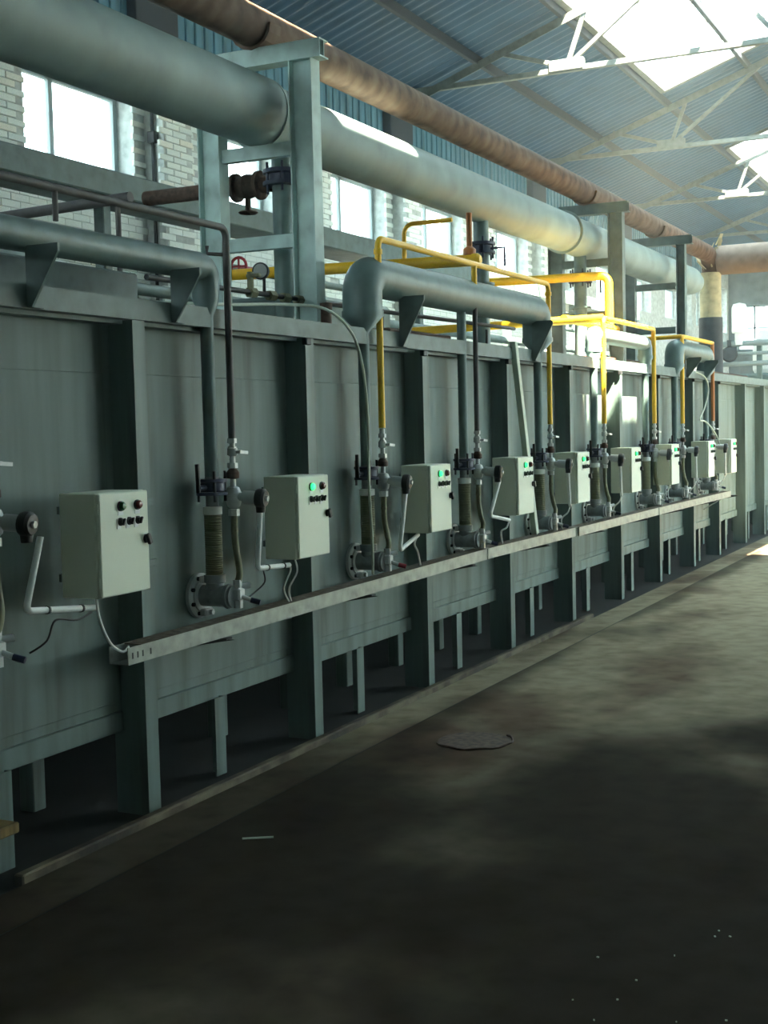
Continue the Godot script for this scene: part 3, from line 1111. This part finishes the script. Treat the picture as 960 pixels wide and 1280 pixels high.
# ------------------------------------------------------------------ burners
func make_burner() -> Node3D:
	var t := thing("burner", "", "burner")
	var fx := PX + 0.006
	var ax := -0.025
	var y := 0.85
	var b := MB.new()
	b.lathe(Vector3(fx, y, 0), Vector3.RIGHT, [Vector2(0.0, 0.022), Vector2(0.095, 0.022), Vector2(0.104, 0.018), Vector2(0.104, 0.0)].map(func(q): return q), 28)
	b.lathe(Vector3(fx + 0.02, y, 0), Vector3.RIGHT, [Vector2(0.075, 0), Vector2(0.075, 0.012), Vector2(0.052, 0.014)], 24)
	var fl := part("mounting_flange", b, M.silver, t)
	for sg in [-1.0, 1.0]:
		b = MB.new()
		b.box(Vector3(fx + 0.045, y + 0.076 * sg, 0.0), Vector3(0.04, 0.034, 0.075), 0.008)
		b.hexnut(Vector3(fx + 0.065, y + 0.076 * sg, 0.0), Vector3.RIGHT, 0.013, 0.016)
		part("clamp_lug", b, M.silver, fl)
	b = MB.new()
	for k in 8:
		var a := TAU * (k + 0.5) / 8.0
		b.hexnut(Vector3(fx + 0.02, y + 0.087 * cos(a), 0.087 * sin(a)), Vector3.RIGHT, 0.010, 0.014)
	part("bolt", b, M.dark, fl)
	b = MB.new()
	b.lathe(Vector3(fx + 0.03, y, 0), Vector3.RIGHT, [Vector2(0.05, 0), Vector2(0.05, 0.13), Vector2(0.058, 0.132), Vector2(0.058, 0.15), Vector2(0.05, 0.152), Vector2(0.05, 0.165), Vector2(0.0, 0.168)], 22)
	b.lathe(Vector3(ax, y, 0), Vector3.UP, [Vector2(0.042, 0), Vector2(0.042, 0.06), Vector2(0.05, 0.064), Vector2(0.05, 0.098), Vector2(0.03, 0.1)], 20)
	part("burner_body", b, M.cast, t)
	# pilot valve cluster on the front of the body
	b = MB.new()
	b.box(Vector3(0.085, y + 0.01, -0.02), Vector3(0.05, 0.06, 0.055), 0.008)
	b.hexnut(Vector3(0.085, y - 0.055, -0.02), Vector3.UP, 0.022, 0.04)
	b.rod(Vector3(0.1, y, -0.02), Vector3(0.15, y - 0.02, -0.04), 0.011, 8)
	b.rod(Vector3(0.09, y + 0.04, -0.03), Vector3(0.12, y + 0.045, -0.07), 0.014, 8)
	b.hexnut(Vector3(0.085, y + 0.035, -0.02), Vector3.UP, 0.02, 0.04)
	var pv := part("pilot_valve", b, M.silver, t)
	b = MB.new()
	b.rod(Vector3(0.145, y - 0.018, -0.035), Vector3(0.185, y - 0.03, -0.05), 0.013, 8)
	part("knob", b, M.blue, pv)
	# corrugated hose
	var prof: Array = []
	var hy := 0.945
	while hy < 1.225:
		prof.append(Vector2(0.038, hy)); prof.append(Vector2(0.041, hy + 0.003)); prof.append(Vector2(0.041, hy + 0.007))
		hy += 0.010
	prof.append(Vector2(0.030, hy))
	b = MB.new()
	b.lathe(Vector3(ax, 0, 0), Vector3.UP, prof, 16)
	part("corrugated_hose", b, M.brass, t)
	b = MB.new()
	b.lathe(Vector3(ax, 1.225, 0), Vector3.UP, [Vector2(0.03, 0), Vector2(0.044, 0.002), Vector2(0.044, 0.036), Vector2(0.03, 0.038)], 18)
	part("hose_clamp", b, M.white, t)
	b = MB.new()
	b.lathe(Vector3(ax, 1.26, 0), Vector3.UP, [Vector2(0.03, 0), Vector2(0.03, 0.05), Vector2(0.032, 0.14)], 18)
	part("air_nipple", b, M.cast, t)
	# air butterfly valve between two flanges, long studs
	b = MB.new()
	b.lathe(Vector3(ax, 1.315, 0), Vector3.UP, [Vector2(0.03, 0), Vector2(0.072, 0), Vector2(0.072, 0.014), Vector2(0.055, 0.016), Vector2(0.06, 0.02), Vector2(0.06, 0.056), Vector2(0.055, 0.058), Vector2(0.072, 0.06), Vector2(0.072, 0.074), Vector2(0.03, 0.075)], 20)
	b.rod(Vector3(ax, 1.352, 0.05), Vector3(ax, 1.352, 0.11), 0.014, 8)
	var av := part("air_valve", b, M.blue, t)
	for k in 4:
		b = MB.new()
		var a := TAU * (k + 0.5) / 4.0
		b.rod(Vector3(ax + 0.062 * cos(a), 1.285, 0.062 * sin(a)), Vector3(ax + 0.062 * cos(a), 1.425, 0.062 * sin(a)), 0.007, 6)
		part("stud", b, M.black, av)
	b = MB.new()
	b.bar(Vector3(ax, 1.33, 0.11), Vector3(ax, 1.46, 0.115), 0.014, 0.02, Vector3.RIGHT, 0.003)
	part("lever", b, M.black, av)
	# gas train
	var gx := 0.04
	var gz := -0.08
	b = MB.new()
	b.lathe(Vector3(gx, 0, gz), Vector3.UP, [Vector2(0.0, 1.55), Vector2(0.015, 1.55), Vector2(0.015, 1.59), Vector2(0.015, 1.60), Vector2(0.0, 1.60)], 12)
	b.lathe(Vector3(gx, 1.29, gz), Vector3.UP, [Vector2(0.013, 0), Vector2(0.013, 0.27)], 12)
	b.hexnut(Vector3(gx, 1.55, gz), Vector3.UP, 0.022, 0.022)
	b.hexnut(Vector3(gx, 1.515, gz), Vector3.UP, 0.020, 0.02)
	b.hexnut(Vector3(gx, 1.435, gz), Vector3.UP, 0.024, 0.024)
	part("gas_nipple", b, M.silver, t)
	b = MB.new()
	b.lathe(Vector3(gx, 1.49, gz), Vector3.UP, [Vector2(0.014, 0), Vector2(0.024, 0.006), Vector2(0.024, 0.036), Vector2(0.014, 0.042)], 14)
	b.rod(Vector3(gx, 1.51, gz), Vector3(gx + 0.05, 1.51, gz), 0.008, 8)
	b.bar(Vector3(gx + 0.046, 1.51, gz + 0.01), Vector3(gx + 0.052, 1.505, gz - 0.05), 0.014, 0.006, Vector3.RIGHT)
	part("ball_valve", b, M.silver, t)
	b = MB.new()
	b.lathe(Vector3(gx, 1.385, gz), Vector3.UP, [Vector2(0.014, 0), Vector2(0.03, 0.004), Vector2(0.03, 0.03), Vector2(0.02, 0.045), Vector2(0.014, 0.05)], 14)
	part("union", b, M.rust, t)
	b = MB.new()
	b.lathe(Vector3(gx, 1.27, gz), Vector3.UP, [Vector2(0.018, -0.02), Vector2(0.03, -0.01), Vector2(0.038, 0.02), Vector2(0.038, 0.05), Vector2(0.028, 0.075), Vector2(0.016, 0.08)], 16)
	b.hexnut(Vector3(gx, 1.215, gz), Vector3.UP, 0.026, 0.03)
	b.rod(Vector3(gx, 1.305, gz), Vector3(gx + 0.06, 1.302, gz), 0.02, 12)
	part("gas_valve", b, M.silver, t)
	b = MB.new()
	b.lathe(Vector3(gx + 0.05, 1.302, gz), Vector3(1, -0.08, -0.15), [Vector2(0.012, 0), Vector2(0.031, 0.004), Vector2(0.031, 0.072), Vector2(0.012, 0.074)], 18)
	var ac := part("actuator", b, M.silver, t)
	b = MB.new()
	b.lathe(Vector3(gx + 0.118, 1.297, gz - 0.011), Vector3(1, -0.08, -0.15), [Vector2(0.0, 0), Vector2(0.042, 0.002), Vector2(0.045, 0.012), Vector2(0.045, 0.035), Vector2(0.036, 0.046), Vector2(0.0, 0.048)], 18)
	b.lathe(Vector3(gx + 0.135, 1.26, gz - 0.014), Vector3.DOWN, [Vector2(0.024, -0.01), Vector2(0.021, 0.03), Vector2(0.0, 0.032)], 12)
	part("actuator_cap", b, M.black, ac)
	b = MB.new()
	b.hexnut(Vector3(gx + 0.162, 1.294, gz - 0.017), Vector3(1, -0.08, -0.15), 0.014, 0.012)
	part("nut", b, M.silver, ac)
	# pilot tube from the gas valve down to the pilot valve
	b = MB.new()
	b.tube(curve([Vector3(gx, 1.22, gz), Vector3(gx, 1.10, gz), Vector3(gx + 0.018, 1.0, gz + 0.005), Vector3(0.088, 0.95, -0.035), Vector3(0.085, 0.91, -0.02)], 5), 0.016, 10)
	b.hexnut(Vector3(gx, 1.14, gz), Vector3.UP, 0.018, 0.014)
	part("pilot_tube", b, M.brass, t)
	return t

func burners() -> void:
	var t := make_burner()
	var lab := ["burner at the left edge, cut off by the photo frame", "burner between the first and second control boxes", "burner below the left end of the yellow frame", "burner between the third and fourth control boxes", "burner whose gas valve stands just left of the fifth control box", "burner between the fifth and sixth control boxes", "burner in front of the seventh control box", "burner in front of the eighth control box", "farthest burner, in front of the last control box"]
	for i in BURN.size():
		var o := t
		if i > 0:
			o = t.duplicate()
			o.name = numbered("burner")
			add_child(o)
		o.position = Vector3(0, 0, BURN[i])
		tag(o, lab[i], "burner", "gas burners with round wall flanges")
		if i == 2:
			for c in o.find_children("knob", "", true, false):
				c.material_override = M.red
				c.set_meta("label", "red knob")

# ------------------------------------------------------------------ control boxes, conduits, cables
func make_box() -> Node3D:
	# origin: lower near back corner; z runs 0 .. -0.31, x 0 .. 0.19
	var t := thing("control_box", "", "control box")
	var b := MB.new()
	b.span(0.0, 0.172, 0.0, 0.4, 0.0, -0.31, 0.004)
	part("body", b, M.cream, t)
	b = MB.new()
	b.span(0.174, 0.19, 0.004, 0.398, -0.002, -0.308, 0.004)
	var d := part("door", b, M.creamdoor, t)
	b = MB.new()
	b.span(0.19, 0.1905, 0.19, 0.225, -0.277, -0.303)
	b.lathe(Vector3(0.19, 0.207, -0.288), Vector3.RIGHT, [Vector2(0.018, 0), Vector2(0.016, 0.008), Vector2(0.0, 0.009)], 14)
	b.bar(Vector3(0.205, 0.226, -0.280), Vector3(0.205, 0.186, -0.297), 0.02, 0.016, Vector3.RIGHT, 0.003)
	part("latch", b, M.black, d)
	for k in 3:
		b = MB.new()
		var z: float = [-0.125, -0.18, -0.235][k]
		b.lathe(Vector3(0.19, 0.285, z), Vector3.RIGHT, [Vector2(0.016, 0), Vector2(0.016, 0.007), Vector2(0.011, 0.010), Vector2(0.011, 0.016), Vector2(0.0, 0.017)], 14)
		b.bar(Vector3(0.210, 0.297, z - 0.006), Vector3(0.210, 0.273, z + 0.006), 0.007, 0.01, Vector3.RIGHT, 0.001)
		var s := part("selector_switch", b, M.black, d)
		b = MB.new()
		b.span(0.19, 0.1925, 0.258, 0.297, z + 0.021, z - 0.003)
		part("label_plate", b, M.white, s)
	for k in 2:
		var z: float = [-0.13, -0.235][k]
		b = MB.new()
		b.lathe(Vector3(0.19, 0.345, z), Vector3.RIGHT, [Vector2(0.020, 0), Vector2(0.020, 0.006), Vector2(0.017, 0.008)], 16)
		var h := part("lamp_bezel", b, M.black, d)
		b = MB.new()
		b.lathe(Vector3(0.19, 0.345, z), Vector3.RIGHT, [Vector2(0.017, 0.005), Vector2(0.017, 0.014), Vector2(0.011, 0.021), Vector2(0.0, 0.022)], 16)
		part("green_lamp" if k == 0 else "red_lamp", b, M.green_on if k == 0 else M.red_off, h)
		b = MB.new()
		b.span(0.19, 0.192, 0.310, 0.3245, z + 0.016, z - 0.016)
		part("label_plate", b, M.white, h)
	b = MB.new()
	for y in [0.06, 0.34]:
		b.rod(Vector3(0.183, y - 0.02, 0.001), Vector3(0.183, y + 0.02, 0.001), 0.004, 8)
	part("hinge", b, M.cream, d)
	b = MB.new()
	for y in [0.06, 0.32]:
		b.span(-0.012, 0.0, y, y + 0.03, 0.0, -0.62, 0.001)
	part("mounting_rail", b, M.steel, t)
	return t

func boxes() -> void:
	var t := make_box()
	var lab := ["largest, nearest cream control box with its green lamp unlit", "second cream control box, left of the nearest pipe portal's foot, green lamp lit", "third cream control box, directly right of the tall yellow gas leg", "fourth cream control box, at the foot of the pale leaning bar", "fifth cream control box, the next one beyond the pale leaning bar", "sixth cream control box, between two sunlit yellow legs", "seventh cream control box, with a chrome actuator across its side", "eighth cream control box, partly hidden by pipes and a pale hose", "last and smallest cream control box, at the far end of the cable tray"]
	for i in BOXZ.size():
		var o := t
		if i > 0:
			o = t.duplicate()
			o.name = numbered("control_box")
			add_child(o)
		o.position = Vector3(0.014, 0.982, BOXZ[i])
		tag(o, lab[i], "control box", "cream control boxes along the furnace")
	for c in t.find_children("green_lamp", "", true, false):
		c.material_override = M.green_off
	# white conduits from each actuator to the box on its right
	var place := ["at the left edge beside the nearest box", "between the first burner flange and the second box", "left of the third box", "left of the fourth box", "left of the fifth box", "left of the sixth box", "across the seventh box", "across the eighth box", "across the last box"]
	for i in BURN.size():
		var z: float = BURN[i] - 0.094
		var zb: float = BOXZ[i] - 0.03
		var x := 0.172
		var p: Array
		match i:
			0: p = [Vector3(x, 1.245, -3.69), Vector3(0.15, 0.985, -3.624), Vector3(0.14, 0.945, zb)]
			1: p = [Vector3(x, 1.235, z), Vector3(0.155, 0.972, z + 0.01), Vector3(0.14, 0.955, zb + 0.02)]
			2: p = [Vector3(x, 1.235, z), Vector3(0.17, 0.915, z + 0.09), Vector3(0.08, 0.965, zb - 0.05)]
			3: p = [Vector3(x, 1.235, z - 0.04), Vector3(0.15, 1.01, z + 0.09), Vector3(0.14, 0.955, zb + 0.05)]
			_: p = [Vector3(x, 1.235, z), Vector3(0.16, 1.0 if i % 2 else 0.985, z - 0.07), Vector3(0.15, 0.97, z - 0.11)]
		var b := MB.new()
		b.tube(bend(p, 0.022, 5), 0.0125, 12)
		var c := thing("conduit", "bent white plastic conduit " + place[i], "conduit", Vector3.ZERO, "white conduits from actuators to boxes")
		part("pipe", b, M.white, c)
		if i < 2:
			for k in 2:
				b = MB.new()
				var q: Vector3 = p[1].lerp(p[2], 0.3 + 0.5 * k)
				var dd: Vector3 = (p[2] - p[1]).normalized()
				b.lathe(q - dd * 0.005, dd, [Vector2(0.012, 0), Vector2(0.0155, 0), Vector2(0.0155, 0.01), Vector2(0.012, 0.01)], 10)
				part("tie", b, M.black, c)
		# white cable from the box (or conduit) down to the tray
		b = MB.new()
		var e: Vector3 = p[2]
		var yt := tray_y(zb) + 0.036
		if i == 0:
			b.tube(curve([Vector3(0.16, 0.985, BOXZ[0] - 0.02), Vector3(0.165, 0.90, BOXZ[0] - 0.03), Vector3(0.155, 0.80, BOXZ[0] - 0.1), Vector3(0.09, 0.735, BOXZ[0] - 0.26), Vector3(0.06, 0.74, BOXZ[0] - 0.34)], 6), 0.0055, 8)
		elif i == 1:
			b.tube(curve([e, e + Vector3(0, -0.03, -0.01), Vector3(0.10, yt + 0.08, zb + 0.01), Vector3(0.07, yt, zb - 0.09)], 6), 0.0045, 8)
			b.tube(curve([Vector3(0.16, 0.985, BOXZ[1] - 0.03), Vector3(0.165, 0.92, BOXZ[1] - 0.04), Vector3(0.10, yt + 0.07, zb - 0.04), Vector3(0.07, yt, zb - 0.11)], 6), 0.0045, 8)
		else:
			b.tube(curve([e, e + Vector3(-0.01, -0.05, 0.03), Vector3(0.09, yt + 0.09, e.z + 0.03), Vector3(0.06, yt, e.z - 0.07)], 6), 0.006, 8)
		solo("cable", b, M.white, "thin white cable dropping into the tray " + place[i].replace("across", "under").replace("left of", "from the conduit left of"), "cable", "white cables down to the tray")
	# black wires at the two near burners
	var b := MB.new()
	b.tube(curve([Vector3(0.14, 0.93, -4.0), Vector3(0.15, 0.915, -3.9), Vector3(0.15, 0.93, -3.78), Vector3(0.14, 0.86, -3.74), Vector3(0.1, 0.82, -3.69)], 6), 0.004, 6)
	solo("wire", b, M.black, "black wire hanging under the nearest box's conduit to the pilot valve", "wire")
	b = MB.new()
	b.tube(curve([Vector3(0.14, 0.955, -5.26), Vector3(0.14, 0.90, -5.27), Vector3(0.12, 0.86, -5.22), Vector3(0.12, 0.84, -5.15)], 6), 0.004, 6)
	solo("wire", b, M.black, "black wire beside the second box's conduit, ending at the blue knob", "wire")

# ------------------------------------------------------------------ cable tray
func tray_y(z: float) -> float:
	# centre height of the tray
	var t := clampf((-z - 4.25) / 3.95, 0.0, 1.0)
	return 0.712 + 0.04 * t if z > -8.2 else lerpf(0.752, 0.722, clampf((-z - 8.2) / 7.8, 0, 1))

func tray() -> void:
	var t := thing("cable_tray", "long galvanised cable tray running along the furnace below the boxes", "cable tray")
	var cuts := [-4.26, -8.2, -10.12, -12.75, -16.1]
	for i in 4:
		var a := Vector3(0.058, tray_y(cuts[i] - 0.001), cuts[i])
		var c := Vector3(0.058, tray_y(cuts[i + 1]), cuts[i + 1])
		if i == 2: a.x += 0.02
		if i == 3: c.x += 0.02
		var b := MB.new()
		var u := Vector3(0, 0.034, 0)
		b.bar(a + Vector3(0.046, 0, 0), c + Vector3(0.046, 0, 0), 0.004, 0.07)
		b.bar(a - Vector3(0.046, 0, 0), c - Vector3(0.046, 0, 0), 0.004, 0.07)
		b.bar(a - u, c - u, 0.094, 0.003)
		part("trough", b, M.tray, t)
		b = MB.new()
		b.bar(a + u + Vector3(-0.004, 0, -0.10 if i == 0 else 0.0), c + u + Vector3(-0.004, 0, 0), 0.1, 0.004)
		part("lid", b, M.traytop, t)
	for k in 4:
		var b := MB.new()
		var z := -4.285 - 0.034 * k - (0.02 if k > 2 else 0.0)
		b.span(0.1055, 0.107, 0.7, 0.725, z, z - 0.009)
		part("slot", b, M.black, t)
	var ends := MB.new()
	for e in [[0, -8.2], [1, -10.12], [2, -12.75]]:
		ends.box(Vector3(0.062, tray_y(e[1]), e[1]), Vector3(0.1, 0.074, 0.05), 0.003)
	part("splice", ends, M.tray, t)
	for i in range(2, 11):
		var b := MB.new()
		var z: float = POSTS[i] - 0.4
		b.span(PX, 0.125, tray_y(z) - 0.046, tray_y(z) - 0.037, z, z - 0.05, 0.002)
		b.prism(PackedVector2Array([Vector2(PX, 0), Vector2(0.15, 0), Vector2(PX, -0.05)]), Transform3D(Basis.IDENTITY, Vector3(0, tray_y(z) - 0.046, z - 0.03)), 0.006)
		part("bracket", b, M.dark, t)
	var b := MB.new()
	b.bar(Vector3(0.1, 0.70, -15.9), Vector3(-0.11, 0.56, -15.7), 0.03, 0.006)
	part("end_brace", b, M.tray, t)

# ------------------------------------------------------------------ loose things and background machinery
func clutter() -> void:
	var b := MB.new()
	b.bar(Vector3(0.03, 2.2, -9.0), Vector3(0.04, 0.79, -9.37), 0.006, 0.05, Vector3.BACK)
	b.bar(Vector3(0.012, 2.2, -8.975), Vector3(0.022, 0.79, -9.345), 0.04, 0.006, Vector3.BACK)
	solo("angle_iron", b, M.hose, "pale steel angle leaning from the fat manifold's gusset down to the tray", "angle iron")
	# hoses
	b = MB.new()
	b.tube(curve([Vector3(-0.2, 2.19, -4.9), Vector3(-0.15, 2.22, -5.5), Vector3(-0.1, 2.25, -5.95), Vector3(0.03, 2.23, -6.15), Vector3(0.07, 2.12, -6.35), Vector3(0.07, 1.95, -6.47), Vector3(0.06, 1.7, -6.54), Vector3(0.05, 1.45, -6.56), Vector3(0.055, 1.25, -6.55), Vector3(0.06, 1.0, -6.56), Vector3(0.055, 0.79, -6.57)], 8), 0.008, 8)
	solo("hose", b, M.hose, "pale green hose arching over the beam by the nearest portal", "hose")
	b = MB.new()
	b.tube(curve([Vector3(-0.05, 2.17, -14.7), Vector3(0.06, 2.10, -15.0), Vector3(0.06, 1.95, -15.2), Vector3(0.06, 1.75, -15.0), Vector3(0.05, 1.62, -14.8), Vector3(0.06, 1.6, -15.0), Vector3(0.08, 1.54, -15.2), Vector3(0.1, 1.42, -15.45), Vector3(0.12, 1.33, -15.5)], 8), 0.009, 8)
	solo("hose", b, M.hose, "white hose looping beside the farthest gas leg", "hose")
	b = MB.new()
	b.tube([Vector3(-0.08, 2.1, -6.35), Vector3(-0.08, 2.28, -6.35)], 0.03, 14)
	b.lathe(Vector3(-0.08, 2.25, -6.35), Vector3.UP, [Vector2(0.03, 0), Vector2(0.035, 0.002), Vector2(0.035, 0.035), Vector2(0.0, 0.036)], 14)
	solo("pipe_stub", b, M.rust, "short rusty pipe stub standing at the foot of the nearest portal", "pipe")
	# behind the near manifold: a second pale pipe and the wall rack
	b = MB.new()
	b.tube(bend([Vector3(-0.75, 2.42, 0.8), Vector3(-0.75, 2.42, -4.6), Vector3(-0.75, 2.18, -4.9)], 0.12), 0.075, 20)
	solo("return_pipe", b, M.duct, "pale pipe on the furnace roof behind the near air manifold", "pipe")
	var r := thing("pipe_rack", "long grey steel ledge with pipes in front of the brick wall", "pipe rack")
	b = MB.new()
	b.span(-3.7, -3.1, 3.5, 3.56, 2.0, -24.0, 0.01)
	b.span(-3.12, -3.08, 3.46, 3.66, 2.0, -24.0, 0.01)
	part("ledge", b, M.steel, r)
	var mm := [M.duct, M.air, M.steel]
	for i in 3:
		b = MB.new()
		b.tube([Vector3(-3.2 - 0.17 * i, 3.62 + 0.01 * i, 2.0), Vector3(-3.2 - 0.17 * i, 3.62 + 0.01 * i, -24.0)], 0.045, 12)
		part("pipe", b, mm[i], r)
	for i in 8:
		b = MB.new()
		b.span(-3.3, -3.2, -0.02, 3.5, 0.5 - 3.0 * i, 0.4 - 3.0 * i, 0.008)
		part("post", b, M.steel, r)
	for y in [2.75, 3.05]:
		b = MB.new()
		b.tube([Vector3(-3.0, y, 2.0), Vector3(-3.0, y, -24.0)], 0.035 if y > 3 else 0.05, 12)
		part("low_pipe", b, M.steel, r)
	# slanting pipe seen above the near manifold
	b = MB.new()
	b.tube([Vector3(-2.8, 2.73, -5.5), Vector3(-0.72, 2.79, -5.5)], 0.028, 12)
	for x in [-1.5, -0.8]: b.rod(Vector3(x, 2.1, -5.5), Vector3(x, 2.78, -5.5), 0.014, 6)
	solo("branch_pipe", b, M.gasold, "dull slanting pipe above the near air manifold, under the dark gas pipe", "pipe")
	# rusty flanged valve behind the nearest portal
	var v := thing("flanged_valve", "rusty flanged valve and pipe seen through the nearest portal's upper opening", "valve")
	b = MB.new()
	b.lathe(Vector3(-0.7, 3.06, -6.85), Vector3.LEFT, [Vector2(0.045, 0), Vector2(0.045, 0.06), Vector2(0.085, 0.06), Vector2(0.085, 0.085), Vector2(0.06, 0.09), Vector2(0.075, 0.16), Vector2(0.06, 0.22), Vector2(0.085, 0.225), Vector2(0.085, 0.25), Vector2(0.045, 0.25), Vector2(0.045, 0.9)], 18)
	part("body", b, M.rust, v)
	b = MB.new()
	b.rod(Vector3(-0.86, 3.06, -6.85), Vector3(-0.86, 2.9, -6.85), 0.018, 10)
	b.lathe(Vector3(-0.86, 2.9, -6.85), Vector3.UP, [Vector2(0.05, 0), Vector2(0.06, 0.008), Vector2(0.05, 0.016), Vector2(0.02, 0.01)], 14)
	part("handwheel", b, M.rust, v)
	# machinery beyond the furnace
	b = MB.new()
	b.span(-2.9, -2.1, 0, 2.75, -9.8, -11.4, 0.03)
	solo("cabinet", b, M.steel, "grey-blue cabinet behind the furnace, under the yellow main", "cabinet")
	b = MB.new()
	b.span(-2.9, -2.2, 0, 2.5, -13.5, -16.0, 0.03)
	solo("cabinet", b, M.duct, "grey cabinet behind the furnace beyond the sunlit yellow frame", "cabinet")
	var mc := thing("machine", "grey machine with white tank standing past the dark wrapped column", "machine")
	b = MB.new()
	b.span(-2.4, -0.2, 0, 2.6, -29.0, -31.0, 0.05)
	part("base", b, M.steel, mc)
	b = MB.new()
	b.lathe(Vector3(-1.6, 2.6, -30.0), Vector3.UP, [Vector2(0.5, 0), Vector2(0.55, 0.1), Vector2(0.55, 0.7), Vector2(0.4, 0.95), Vector2(0.0, 1.0)], 20)
	part("tank", b, M.white, mc)
	b = MB.new()
	b.tube(bend([Vector3(-1.0, 2.6, -30), Vector3(-1.0, 3.2, -30), Vector3(0.4, 3.2, -30), Vector3(0.4, 0, -30)], 0.15), 0.09, 12)
	part("outlet_pipe", b, M.duct, mc)
	b = MB.new()
	b.span(-0.3, 1.4, 0, 2.9, -33.0, -34.5, 0.04)
	solo("crate", b, M.white, "white box-shaped unit under the far bright window", "equipment")
	var rk := thing("pipe_stand", "pale steel stand of level pipes right of the dark wrapped column", "pipe stand")
	for q in [[2.72, 0.05], [2.92, 0.035], [3.12, 0.06]]:
		b = MB.new()
		b.tube([Vector3(-2.6, q[0], -27.0), Vector3(1.2, q[0] + 0.03, -27.0)], q[1], 10)
		part("level_pipe", b, M.frame, rk)
	for x in [-2.4, -1.5, -0.6, 0.3]:
		b = MB.new()
		b.span(x - 0.05, x + 0.05, -0.01, 3.2, -27.1, -27.2, 0.01)
		part("post", b, M.steel, rk)
	b = MB.new()
	b.lathe(Vector3(-2.05, 2.92, -26.95), Vector3(0.2, 0, 1), [Vector2(0.0, 0), Vector2(0.13, 0.0), Vector2(0.16, 0.05), Vector2(0.13, 0.12), Vector2(0.0, 0.14)], 16)
	b.rod(Vector3(-2.05, 2.92, -26.95), Vector3(-2.05, 3.2, -26.9), 0.04, 8)
	part("valve", b, M.lagdark, rk)
	b = MB.new()
	b.lathe(Vector3(-1.86, 3.34, -27.0), Vector3.UP, [Vector2(0.0, 0), Vector2(0.14, 0.0), Vector2(0.15, 0.03), Vector2(0.15, 0.5), Vector2(0.12, 0.57), Vector2(0.0, 0.6)], 18)
	b.lathe(Vector3(-1.86, 3.1, -27.0), Vector3.UP, [Vector2(0.09, 0), Vector2(0.09, 0.25)], 14)
	part("white_canister", b, M.white, rk)
	b = MB.new()
	var hw: Array = []
	for q in 17: hw.append(Vector3(-2.25 + 0.07 * cos(TAU * q / 16.0), 2.9 + 0.07 * sin(TAU * q / 16.0), -8.95))
	b.tube(hw, 0.012, 8, false)
	for q in 4: b.rod(Vector3(-2.25, 2.9, -8.95), Vector3(-2.25 + 0.07 * cos(TAU * q / 4.0), 2.9 + 0.07 * sin(TAU * q / 4.0), -8.95), 0.008, 6)
	b.tube(bend([Vector3(-2.25, 2.9, -8.95), Vector3(-2.25, 2.9, -9.95), Vector3(-2.25, 2.74, -9.95)], 0.05), 0.015, 8)
	solo("handwheel", b, M.red, "red handwheel just above the left end of the yellow main", "handwheel")
	# floor things
	b = MB.new()
	b.lathe(Vector3(0.81, 0, -6.17), Vector3.UP, [Vector2(0.185, 0.0), Vector2(0.185, 0.004), Vector2(0.0, 0.005)], 36)
	var mh := solo("floor_cover", b, M.rust, "round rusty cover plate lying in the floor before the third box", "floor cover")
	b = MB.new()
	var arc: Array = []
	for k in 20:
		var a := -0.9 + 3.4 * k / 19.0
		arc.append(Vector3(0.81 + 0.195 * cos(a), 0.006 + 0.004 * sin(k * 1.3), -6.17 + 0.195 * sin(a)))
	b.tube(arc, 0.006, 6)
	part("rim_wire", b, M.rust, mh)
	b = MB.new()
	b.rod(Vector3(0.573, 0.006, -4.33), Vector3(0.677, 0.006, -4.395), 0.004, 6)
	solo("rod", b, M.hose, "thin pale rod lying on the dark floor near the curb", "rod")
	b = MB.new()
	b.span(-0.07, 0.05, 0.165, 0.205, -2.75, -3.66, 0.006)
	var bench := thing("wooden_bench", "low yellowish wooden bench end at the lower left corner by the furnace leg", "bench")
	part("plank", b, M.wood, bench)
	for z in [-2.85, -3.38]:
		for x in [-0.055, 0.02]:
			b = MB.new()
			b.span(x, x + 0.03, -0.02, 0.167, z, z - 0.03, 0.003)
			part("leg", b, M.wood, bench)
	var rng := RandomNumberGenerator.new()
	rng.seed = 3
	b = MB.new()
	for k in 34:
		var z := -1.9 - 2.2 * rng.randf()
		var x := 1.4 + 1.2 * rng.randf() - 0.2 * z
		b.box(Vector3.ZERO, Vector3(0.003 + 0.005 * rng.randf(), 0.003, 0.003 + 0.004 * rng.randf()), 0.0, Transform3D(Basis(Vector3.UP, rng.randf() * 3.0), Vector3(x, 0.002, z)))
	var ch := solo("paint_chips", b, M.hose, "scattered pale specks of debris on the dark floor at lower right", "debris")
	ch.set_meta("kind", "stuff")
